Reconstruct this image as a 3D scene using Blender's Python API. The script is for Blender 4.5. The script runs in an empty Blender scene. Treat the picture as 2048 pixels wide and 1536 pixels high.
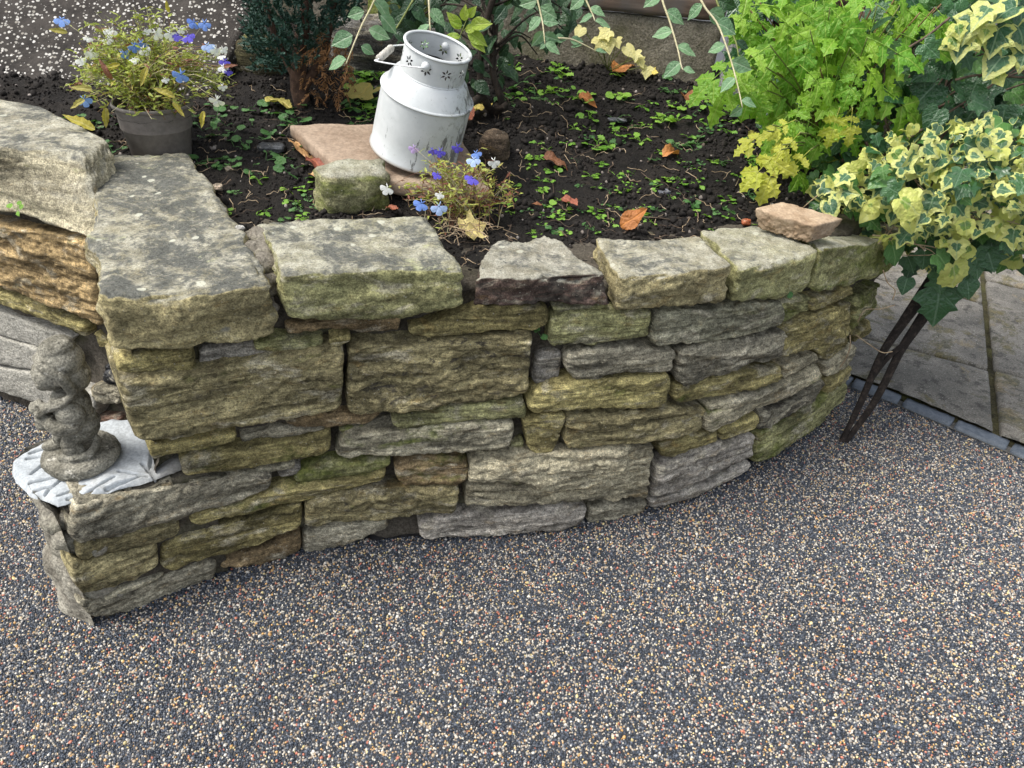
import bpy, math, random
import numpy as np
from mathutils import Vector, Matrix
random.seed(7); rng=np.random.default_rng(7)
sc=bpy.context.scene; COL=sc.collection
# ---------------- camera, sky, sun, exposure ----------------
PITCH,ROLL,HCAM,FPX=34.5,4.5,1.45,1540.0
_p,_r=math.radians(PITCH),math.radians(ROLL)
cF=np.array([0,math.cos(_p),-math.sin(_p)]); _U=np.array([0,math.sin(_p),math.cos(_p)]); _R=np.array([1.,0,0])
cR=_R*math.cos(_r)+_U*math.sin(_r); cU=_U*math.cos(_r)-_R*math.sin(_r); cC=np.array([0,0,HCAM])
cam=bpy.data.objects.new('camera',bpy.data.cameras.new('camera')); COL.objects.link(cam); sc.camera=cam
cam.matrix_world=Matrix(((cR[0],cU[0],-cF[0],0),(cR[1],cU[1],-cF[1],0),(cR[2],cU[2],-cF[2],HCAM),(0,0,0,1)))
cam.data.sensor_width=36; cam.data.lens=FPX/2048*36; cam.data.clip_start=.02; cam.data.clip_end=300
world=bpy.data.worlds.new('World'); sc.world=world; world.use_nodes=True
wn=world.node_tree; bg=wn.nodes['Background']
sky=wn.nodes.new('ShaderNodeTexSky'); sky.sky_type='NISHITA'; sky.sun_disc=False
SUN_EL,SUN_AZ=math.radians(60),math.radians(-105)   # azimuth measured from +Y towards +X
sky.sun_elevation=SUN_EL; sky.sun_rotation=SUN_AZ; sky.air_density=1.0; sky.dust_density=3.0; sky.ozone_density=.6
hs=wn.nodes.new('ShaderNodeHueSaturation'); hs.inputs['Saturation'].default_value=.38   # cloud veil: a whiter sky
wn.links.new(sky.outputs[0],hs.inputs['Color']); wn.links.new(hs.outputs[0],bg.inputs[0]); bg.inputs[1].default_value=.118
sun=bpy.data.objects.new('sun',bpy.data.lights.new('sun','SUN')); COL.objects.link(sun)
sun.data.energy=1.5; sun.data.angle=math.radians(24); sun.data.color=(1,.96,.89)
sd=Vector((math.sin(SUN_AZ)*math.cos(SUN_EL),math.cos(SUN_AZ)*math.cos(SUN_EL),math.sin(SUN_EL)))
sun.rotation_euler=sd.to_track_quat('Z','Y').to_euler()
sc.view_settings.view_transform='Standard'; sc.view_settings.look='None'; sc.view_settings.gamma=1
sc.view_settings.exposure=1.3
sc.render.engine='CYCLES'
# ---------------- helpers ----------------
def ray(u,v): return cF+cR*(u-1024)/FPX-cU*(v-768)/FPX
def at(u,v,y): d=ray(u,v); return cC+d*(y/d[1])
def on_z(u,v,z): d=ray(u,v); return cC+d*((z-HCAM)/d[2])
def soil_z(x,y):
    return .70+.19*np.clip(np.asarray(y)-1.8-.15*np.asarray(x),0,3)
def on_soil(u,v,dz=0.):
    d=ray(u,v); t=np.arange(.8,8,.004); P=cC+d*t[:,None]
    k=np.argmax(P[:,2]<soil_z(P[:,0],P[:,1])+dz); return P[k]
def ppm(P): return FPX/float(np.dot(np.asarray(P)-cC,cF))   # photo pixels per metre at P
def _h(ix,iy,iz,s):
    h=(ix.astype(np.uint32)*np.uint32(374761393)+iy.astype(np.uint32)*np.uint32(668265263)+iz.astype(np.uint32)*np.uint32(2147483647)+np.uint32(s)*np.uint32(1274126177))
    h=(h^(h>>np.uint32(13)))*np.uint32(1274126177); h=h^(h>>np.uint32(16)); return (h&np.uint32(0xffffff)).astype(np.float64)/0xffffff
def vnoise(p,s=0):
    p=np.asarray(p,float); i=np.floor(p).astype(np.int64); f=p-i; f=f*f*(3-2*f)
    r=0
    for a in (0,1):
        for b in (0,1):
            for c in (0,1):
                w=(f[:,0] if a else 1-f[:,0])*(f[:,1] if b else 1-f[:,1])*(f[:,2] if c else 1-f[:,2])
                r=r+w*_h(i[:,0]+a,i[:,1]+b,i[:,2]+c,s)
    return r*2-1
def fbm(p,o=4,s=0,g=.5):
    r=0;a=1.
    p=np.asarray(p,float)
    for k in range(o): r=r+a*vnoise(p*2**k+k*17.3,s+k); a*=g
    return r
class MB:
    def __init__(s): s.v=[];s.f=[];s.n=0;s.att={}
    def add(s,v,f,**att):
        v=np.asarray(v,float).reshape(-1,3); s.v.append(v)
        for g in (f if isinstance(f,list) and len(f) and isinstance(f[0],np.ndarray) and f[0].ndim==2 else [np.asarray(f,int)]):
            if len(g): s.f.append(g+s.n)
        for k,a in att.items(): s.att.setdefault(k,[]).append(np.broadcast_to(np.asarray(a,float),(len(v),)) )
        s.n+=len(v)
    def mesh(s,name,mat,smooth=True,origin=(0,0,0)):
        me=bpy.data.meshes.new(name); V=np.vstack(s.v)-np.asarray(origin)
        me.vertices.add(len(V)); me.vertices.foreach_set('co',V.astype(np.float32).ravel())
        lt=np.concatenate([np.full(len(g),g.shape[1]) for g in s.f]); li=np.concatenate([g.ravel() for g in s.f])
        me.loops.add(len(li)); me.loops.foreach_set('vertex_index',li.astype(np.int32))
        me.polygons.add(len(lt)); st=np.r_[0,np.cumsum(lt)[:-1]]
        me.polygons.foreach_set('loop_start',st.astype(np.int32)); 
        me.polygons.foreach_set('use_smooth',np.full(len(lt),smooth))
        for k,a in s.att.items():
            A=me.attributes.new(k,'FLOAT','POINT'); A.data.foreach_set('value',np.concatenate(a).astype(np.float32))
        me.update(calc_edges=True); me.validate()
        if mat: me.materials.append(mat)
        return me
def obj(name,me,parent=None,loc=None,M=None,**props):
    o=bpy.data.objects.new(name,me); COL.objects.link(o)
    if parent is not None: o.parent=parent
    if M is not None: o.matrix_basis=M
    elif loc is not None: o.location=loc
    for k,v in props.items(): o[k]=v
    return o
def tag(o,label=None,cat=None,group=None,kind=None):
    for k,v in (('label',label),('category',cat),('group',group),('kind',kind)):
        if v: o[k]=v
    return o
def thing(name,label,cat,loc=(0,0,0),group=None):
    return tag(obj(name,None,loc=Vector(loc)),label,cat,group)
def rel(parent,P): return Vector(P)-parent.location
def build(name,mb,mat,parent=None,smooth=True,origin=None,**props):
    """one mesh object; mb holds world coordinates, the origin goes to `origin` or the centre"""
    V=np.vstack(mb.v)
    if origin is None: origin=(V.min(0)+V.max(0))/2
    o=obj(name,mb.mesh(name,mat,smooth,origin),parent,**props)
    o.location=Vector(origin)-(parent.location if parent else Vector((0,0,0)))
    return o
def tube(pts,rad,n=6,cap=True):
    P=np.asarray(pts,float); m=len(P); rad=np.broadcast_to(rad,(m,))
    T=np.gradient(P,axis=0); T/=np.linalg.norm(T,axis=1)[:,None]+1e-12
    up=np.array([0,0,1.]) if abs(T[:,2]).mean()<.85 else np.array([1.,0,0])
    A=np.cross(T,up); A/=np.linalg.norm(A,axis=1)[:,None]+1e-9; B=np.cross(T,A)
    th=np.linspace(0,2*np.pi,n,endpoint=False)
    V=(P[:,None]+rad[:,None,None]*(A[:,None]*np.cos(th)[None,:,None]+B[:,None]*np.sin(th)[None,:,None])).reshape(-1,3)
    i=np.arange(m-1)[:,None]*n; j=np.arange(n)[None]; k=(j+1)%n
    q=np.stack([i+j,i+k,i+n+k,i+n+j],-1).reshape(-1,4); F=[q]
    if cap and n>=3:
        V=np.vstack([V,P[0],P[-1]]); a=np.arange(n); b=(a+1)%n
        F.append(np.stack([b,a,np.full(n,m*n)],1)); F.append(np.stack([a,b],1).__add__((m-1)*n) if False else np.stack([a+(m-1)*n,b+(m-1)*n,np.full(n,m*n+1)],1))
    return V,F
def spline(P,n=12):
    P=np.asarray(P,float); m=len(P)
    if m<3: t=np.linspace(0,1,n)[:,None]; return P[0]*(1-t)+P[-1]*t
    Q=np.vstack([2*P[0]-P[1],P,2*P[-1]-P[-2]]); out=[]
    for t in np.linspace(0,m-1,n):
        i=min(int(t),m-2); f=t-i; a,b,c,d=Q[i:i+4]
        out.append(.5*((2*b)+(-a+c)*f+(2*a-5*b+4*c-d)*f*f+(-a+3*b-3*c+d)*f**3))
    return np.array(out)
def lathe(prof,n=48,ax=None):
    prof=np.asarray(prof,float); th=np.linspace(0,2*np.pi,n,endpoint=False); m=len(prof)
    V=np.stack([prof[:,0,None]*np.cos(th),prof[:,0,None]*np.sin(th),np.repeat(prof[:,1,None],n,1)],-1).reshape(-1,3)
    i=np.arange(m-1)[:,None]*n; j=np.arange(n)[None]; k=(j+1)%n
    return V,np.stack([i+j,i+k,i+n+k,i+n+j],-1).reshape(-1,4)
def grid(nx,ny):
    i=np.arange(nx-1)[:,None]*ny; j=np.arange(ny-1)[None]
    return np.stack([i+j,i+ny+j,i+ny+j+1,i+j+1],-1).reshape(-1,4)
def ico(sub=2):
    import bmesh
    bm=bmesh.new(); bmesh.ops.create_icosphere(bm,subdivisions=sub,radius=1)
    V=np.array([v.co[:] for v in bm.verts]); F=np.array([[v.index for v in f.verts] for f in bm.faces]); bm.free(); return V,F
ICO1,ICO2,ICO3,ICO4=ico(1),ico(2),ico(3),ico(4)
def frameM(pos,tip,normal,size,sx=1.):
    y=Vector(tip).normalized(); z=Vector(normal); x=y.cross(z)
    if x.length<1e-4: x=y.orthogonal()
    x.normalize(); z=x.cross(y); 
    M=Matrix((( x.x*size*sx,y.x*size,z.x*size,pos[0]),(x.y*size*sx,y.y*size,z.y*size,pos[1]),(x.z*size*sx,y.z*size,z.z*size,pos[2]),(0,0,0,1))); return M
def applyM(M,V): 
    A=np.array(M); return V@A[:3,:3].T+A[:3,3]
# ---------------- materials ----------------
class NB:
    def __init__(s,name):
        s.m=bpy.data.materials.new(name); s.m.use_nodes=True; s.t=s.m.node_tree; s.t.nodes.clear()
        s.out=s.n('ShaderNodeOutputMaterial')
    def n(s,t,**kw):
        x=s.t.nodes.new(t)
        for k,v in kw.items(): setattr(x,k,v)
        return x
    def put(s,sock,v):
        if hasattr(v,'is_output') : s.t.links.new(v,sock)
        elif v is not None:
            if sock.type=='RGBA' and len(v)==3: v=(*v,1)
            sock.default_value=v
    def geo(s): return s.n('ShaderNodeNewGeometry')
    def coord(s,which='Object',scale=(1,1,1),rnd=True):
        tc=s.n('ShaderNodeTexCoord'); v=tc.outputs[which]
        if rnd:
            oi=s.n('ShaderNodeObjectInfo'); m=s.n('ShaderNodeVectorMath',operation='MULTIPLY_ADD'); cb=s.n('ShaderNodeCombineXYZ')
            mm=s.math('MULTIPLY',oi.outputs['Random'],37.); 
            for i in range(3): s.put(cb.inputs[i],mm)
            s.put(m.inputs[0],v); m.inputs[1].default_value=(1,1,1); s.put(m.inputs[2],cb.outputs[0]); v=m.outputs[0]
        if scale!=(1,1,1):
            m=s.n('ShaderNodeVectorMath',operation='MULTIPLY'); s.put(m.inputs[0],v); m.inputs[1].default_value=scale; v=m.outputs[0]
        return v
    def noise(s,vec,scale,detail=4,rough=.55,dist=0.,col=False):
        x=s.n('ShaderNodeTexNoise'); s.put(x.inputs['Vector'],vec); x.inputs['Scale'].default_value=scale; x.inputs['Detail'].default_value=detail
        x.inputs['Roughness'].default_value=rough; x.inputs['Distortion'].default_value=dist; return x.outputs[1 if col else 0]
    def voro(s,vec,scale,feature='F1',out='Distance',rand=1.):
        x=s.n('ShaderNodeTexVoronoi',feature=feature); s.put(x.inputs['Vector'],vec); x.inputs['Scale'].default_value=scale; x.inputs['Randomness'].default_value=rand; return x.outputs[out]
    def math(s,op,a,b=None,c=None,clamp=False):
        x=s.n('ShaderNodeMath',operation=op,use_clamp=clamp); s.put(x.inputs[0],a)
        if b is not None: s.put(x.inputs[1],b)
        if c is not None: s.put(x.inputs[2],c)
        return x.outputs[0]
    def mr(s,v,lo,hi,a=0.,b=1.,smooth=True):
        x=s.n('ShaderNodeMapRange',interpolation_type='SMOOTHSTEP' if smooth else 'LINEAR'); s.put(x.inputs[0],v)
        for i,q in zip((1,2,3,4),(lo,hi,a,b)): s.put(x.inputs[i],q)
        return x.outputs[0]
    def mix(s,f,a,b,blend='MIX'):
        x=s.n('ShaderNodeMix',data_type='RGBA',blend_type=blend); s.put(x.inputs[0],f); s.put(x.inputs[6],a); s.put(x.inputs[7],b); return x.outputs[2]
    def gray(s,v):
        x=s.n('ShaderNodeCombineColor'); 
        for i in range(3): s.put(x.inputs[i],v)
        return x.outputs[0]
    def oattr(s,name,typ='OBJECT',out='Fac'):
        x=s.n('ShaderNodeAttribute',attribute_type=typ,attribute_name=name); return x.outputs[out]
    def ocol(s): return s.n('ShaderNodeObjectInfo').outputs['Color']
    def orand(s): return s.n('ShaderNodeObjectInfo').outputs['Random']
    def bump(s,h,strength=.5,dist=.01,nrm=None):
        x=s.n('ShaderNodeBump'); x.inputs['Strength'].default_value=strength; x.inputs['Distance'].default_value=dist; s.put(x.inputs['Height'],h)
        if nrm is not None: s.put(x.inputs['Normal'],nrm)
        return x.outputs[0]
    def bsdf(s,col,rough=.8,nrm=None,spec=.4,metal=0.,**kw):
        x=s.n('ShaderNodeBsdfPrincipled'); s.put(x.inputs['Base Color'],col); s.put(x.inputs['Roughness'],rough); s.put(x.inputs['Specular IOR Level'],spec); s.put(x.inputs['Metallic'],metal)
        if nrm is not None: s.put(x.inputs['Normal'],nrm)
        for k,v in kw.items(): s.put(x.inputs[k.replace('_',' ')],v)
        return x.outputs[0]
    def done(s,sh): s.t.links.new(sh,s.out.inputs[0]); return s.m
def m_stone(name,lichen=False):
    b=NB(name); v=b.coord(); vs=b.coord(scale=(5,5,52)); vq=b.coord(scale=(1,1,2.6)); moss=b.oattr('moss'); dark=b.oattr('dark')
    col=b.ocol(); n1=b.noise(vq,6,6,.62,.3); n2=b.noise(vq,15,7,.68,.4); st=b.noise(vs,1.,7,.68,.35); st2=b.noise(b.coord(scale=(16,16,150)),1.,5,.7); gr=b.noise(v,300,3,.65); gr2=b.noise(v,85,6,.75)
    col=b.mix(1.,col,b.gray(b.mr(n1,.32,.68,.55,1.38)),'MULTIPLY')
    col=b.mix(b.mr(n2,.55,.70,0,.42),col,(.29,.18,.055))                       # iron staining
    col=b.mix(b.mr(b.noise(vq,10,6,.66,.5),.53,.66,0,.62),col,(.52,.475,.36))   # pale weathered faces
    col=b.mix(b.mr(b.noise(vq,8,6,.66,.6),.55,.68,0,.55),col,(.085,.068,.036))   # old grime
    k=.35 if lichen else 1.
    col=b.mix(k,col,b.mix(1.,col,b.gray(b.mr(st,.30,.70,.40,1.5)),'MULTIPLY'))
    col=b.mix(.8*k,col,b.mix(1.,col,b.gray(b.mr(st2,.30,.70,.55,1.4)),'MULTIPLY'))
    col=b.mix(1.,col,b.gray(b.mr(gr2,.3,.7,.55,1.42)),'MULTIPLY')
    col=b.mix(1.,col,b.gray(b.mr(gr,.3,.7,.6,1.42)),'MULTIPLY')
    dn=b.noise(vq,13,8,.72,.5); th=b.math('SUBTRACT',.78,b.math('MULTIPLY',dark,.40))
    col=b.mix(b.math('MULTIPLY',b.mr(dn,th,b.math('ADD',th,.07)),.85),col,b.mix(b.mr(gr2,.35,.65),(.028,.025,.022),(.10,.088,.07)))
    mn=b.noise(vq,8,7,.66,.3); tm=b.math('SUBTRACT',.76,b.math('MULTIPLY',moss,.45))
    col=b.mix(b.math('MULTIPLY',b.mr(mn,tm,b.math('ADD',tm,.18)),.78),col,b.mix(b.mr(gr2,.35,.65),(.060,.082,.014),(.215,.245,.055)))
    sp=b.voro(v,75); col=b.mix(b.mr(b.math('ADD',sp,b.mr(gr,.3,.7,-.05,.05)),.07,.13,.45,0),col,(.55,.53,.44))
    h=b.math('ADD',b.math('MULTIPLY',gr2,.55),b.math('MULTIPLY',gr,.22))
    if lichen:
        nz=b.n('ShaderNodeSeparateXYZ'); b.put(nz.inputs[0],b.geo().outputs['Normal']); top=b.mr(b.math('ADD',nz.outputs[2],b.math('MULTIPLY',b.math('SUBTRACT',n2,.5),.5)),.45,.8)
        L=b.oattr('lich')
        pale=b.mix(b.mr(b.noise(v,26,7,.72),.35,.65),(.225,.212,.155),(.46,.445,.365)); pale=b.mix(1.,pale,b.gray(b.mr(gr,.3,.7,.7,1.3)),'MULTIPLY')
        col=b.mix(b.math('MULTIPLY',top,.82),col,pale)
        cn=b.noise(v,9,9,.74,.6); cn2=b.noise(v,48,7,.8,.5); cn3=b.noise(v,150,4,.7)
        q=b.math('ADD',b.math('ADD',b.math('MULTIPLY',cn,.55),b.math('MULTIPLY',cn2,.30)),b.math('MULTIPLY',cn3,.15)); lt=b.math('SUBTRACT',.60,b.math('MULTIPLY',L,.16))
        col=b.mix(b.math('MULTIPLY',b.math('MULTIPLY',b.mr(q,lt,b.math('ADD',lt,.085)),top),.86),col,b.mix(b.mr(cn3,.3,.7),(.032,.037,.037),(.115,.12,.112)))
        col=b.mix(b.math('MULTIPLY',b.mr(b.math('ADD',b.noise(v,7,8,.72,.3),b.math('MULTIPLY',b.math('SUBTRACT',cn2,.5),.3)),.59,.68),b.math('MULTIPLY',top,b.math('MULTIPLY',L,.8))),col,b.mix(b.mr(cn2,.4,.6),(.36,.38,.14),(.56,.56,.36)))
        ds=b.voro(v,60); col=b.mix(b.math('MULTIPLY',b.math('MULTIPLY',b.mr(b.math('ADD',ds,b.math('MULTIPLY',cn2,.35)),.26,.36,1,0),top),.75),col,(.085,.088,.08))
        wl=b.voro(v,17); col=b.mix(b.math('MULTIPLY',b.math('MULTIPLY',b.mr(b.math('ADD',wl,b.math('MULTIPLY',cn2,.25)),.24,.28,1,0),top),b.math('MULTIPLY',L,.8)),col,(.58,.58,.47))
    h=b.math('ADD',h,b.math('MULTIPLY',st,1.1 if not lichen else .35)); h=b.math('ADD',h,b.math('MULTIPLY',st2,.5 if not lichen else .1))
    return b.done(b.bsdf(col,.87,b.bump(h,1.,.012),.22))
def m_mortar(name,c1,c2,green=.3):
    b=NB(name); v=b.coord(rnd=False); n=b.noise(v,14,6,.65); g=b.noise(v,160,4,.7); g2=b.noise(v,40,5,.7)
    col=b.mix(b.mr(n,.3,.7),c1,c2); col=b.mix(1.,col,b.gray(b.mr(g,.3,.7,.6,1.4)),'MULTIPLY')
    col=b.mix(b.mr(b.noise(v,6,5,.6),.5,.7,0,green),col,(.11,.12,.035))
    return b.done(b.bsdf(col,.95,b.bump(b.math('ADD',g2,b.math('MULTIPLY',g,.4)),1.,.008),.15))
def m_simple(name,c1,c2,scale=30,rough=.8,bstr=.3,bdist=.003,spec=.3,metal=0.,det=5,use_ocol=False,which='Object'):
    b=NB(name); v=b.coord(which); n=b.noise(v,scale,det,.65); g=b.noise(v,scale*7,4,.7)
    col=b.mix(b.mr(n,.32,.68),c1,c2)
    if use_ocol: col=b.mix(1.,col,b.ocol(),'MULTIPLY')
    col=b.mix(1.,col,b.gray(b.mr(g,.3,.7,.8,1.2)),'MULTIPLY')
    return b.done(b.bsdf(col,rough,b.bump(b.math('ADD',n,b.math('MULTIPLY',g,.4)),bstr,bdist),spec,metal))
def m_leaf(name,c1,c2,vein=(.3,.4,.15),rough=.42,trans=.3,edgecol=None,edgew=.3,spec=.45,veins=26.,ocol=False,spots=0.):
    """attributes: edge 1 at the middle -> 0 at the margin, mid = distance from the midrib, ln = position along the leaf"""
    b=NB(name); r=b.orand(); v=b.coord('Object')
    n=b.noise(v,3.5,4,.6); col=b.mix(b.math('ADD',b.math('MULTIPLY',r,.75),b.math('MULTIPLY',n,.3),clamp=True),c1,c2)
    if ocol: col=b.mix(1.,col,b.ocol(),'MULTIPLY')
    e=b.oattr('edge','GEOMETRY'); mid=b.oattr('mid','GEOMETRY'); ln=b.oattr('ln','GEOMETRY')
    if edgecol:
        big=b.noise(v,2.6,3,.6); rr=b.math('ADD',edgew,b.math('MULTIPLY',b.math('SUBTRACT',r,.5),.35))
        f=b.mr(b.math('ADD',e,b.math('MULTIPLY',b.math('SUBTRACT',big,.5),.9)),b.math('SUBTRACT',rr,.05),b.math('ADD',rr,.05),1,0)
        ec=b.mix(b.noise(v,5,3),edgecol,(edgecol[0]*.62,edgecol[1]*.8,edgecol[2]*.35))
        col=b.mix(b.mr(b.noise(v,4.,4,.7,.6),.5,.56,0,.5),col,(.13,.2,.12))
        col=b.mix(f,col,ec)
    w=b.math('SINE',b.math('ADD',b.math('MULTIPLY',ln,veins),b.math('MULTIPLY',mid,-veins*1.1)))
    vf=b.math('MAXIMUM',b.mr(mid,.012,.035,1,0),b.mr(w,.88,1.,0,.35))
    col=b.mix(b.math('MULTIPLY',vf,.5),col,vein)
    if spots: col=b.mix(b.mr(b.noise(v,6,4,.7),.62,.70,0,spots),col,(.22,.10,.03))
    nr=b.bump(b.math('SUBTRACT',b.noise(v,9,3),b.math('MULTIPLY',vf,.6)),.35,.05)
    p=b.bsdf(col,rough,nr,spec)
    t=b.n('ShaderNodeBsdfTranslucent'); b.put(t.inputs[0],b.mix(1.,col,(1.15,1.25,.6),'MULTIPLY'))
    mx=b.n('ShaderNodeMixShader'); mx.inputs[0].default_value=trans; b.t.links.new(p,mx.inputs[1]); b.t.links.new(t.outputs[0],mx.inputs[2])
    return b.done(mx.outputs[0])
BASE=[[-0.895,1.022],[-0.866,1.05],[-0.836,1.077],[-0.806,1.104],[-0.774,1.129],[-0.742,1.153],[-0.709,1.176],[-0.674,1.197],[-0.639,1.217],[-0.604,1.236],[-0.567,1.254],[-0.531,1.27],[-0.493,1.285],[-0.455,1.299],[-0.417,1.312],[-0.378,1.324],[-0.34,1.334],[-0.301,1.345],[-0.261,1.354],[-0.222,1.364],[-0.183,1.372],[-0.143,1.381],[-0.104,1.39],[-0.065,1.399],[-0.025,1.408],[0.014,1.417],[0.053,1.427],[0.092,1.437],[0.131,1.448],[0.17,1.459],[0.208,1.472],[0.246,1.485],[0.284,1.499],[0.321,1.514],[0.358,1.53],[0.395,1.547],[0.431,1.565],[0.467,1.584],[0.502,1.603],[0.537,1.624],[0.571,1.645],[0.604,1.668],[0.637,1.691],[0.67,1.715],[0.702,1.74],[0.733,1.765],[0.764,1.791],[0.794,1.818],[0.824,1.845],[0.853,1.873],[0.882,1.901],[0.91,1.93],[0.938,1.959],[0.965,1.989],[0.992,2.019],[1.018,2.05],[1.044,2.08],[1.07,2.111],[1.095,2.143],[1.12,2.175],[1.144,2.207],[1.164,2.242],[1.179,2.28],[1.191,2.318],[1.198,2.358],[1.202,2.398],[1.202,2.438],[1.197,2.478],[1.192,2.518],[1.187,2.558],[1.182,2.598],[1.177,2.638],[1.172,2.678],[1.167,2.718],[1.162,2.759],[1.157,2.799],[1.152,2.839],[1.147,2.879],[1.143,2.919],[1.138,2.959],[1.133,2.999],[1.128,3.039],[1.123,3.079]]
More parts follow.
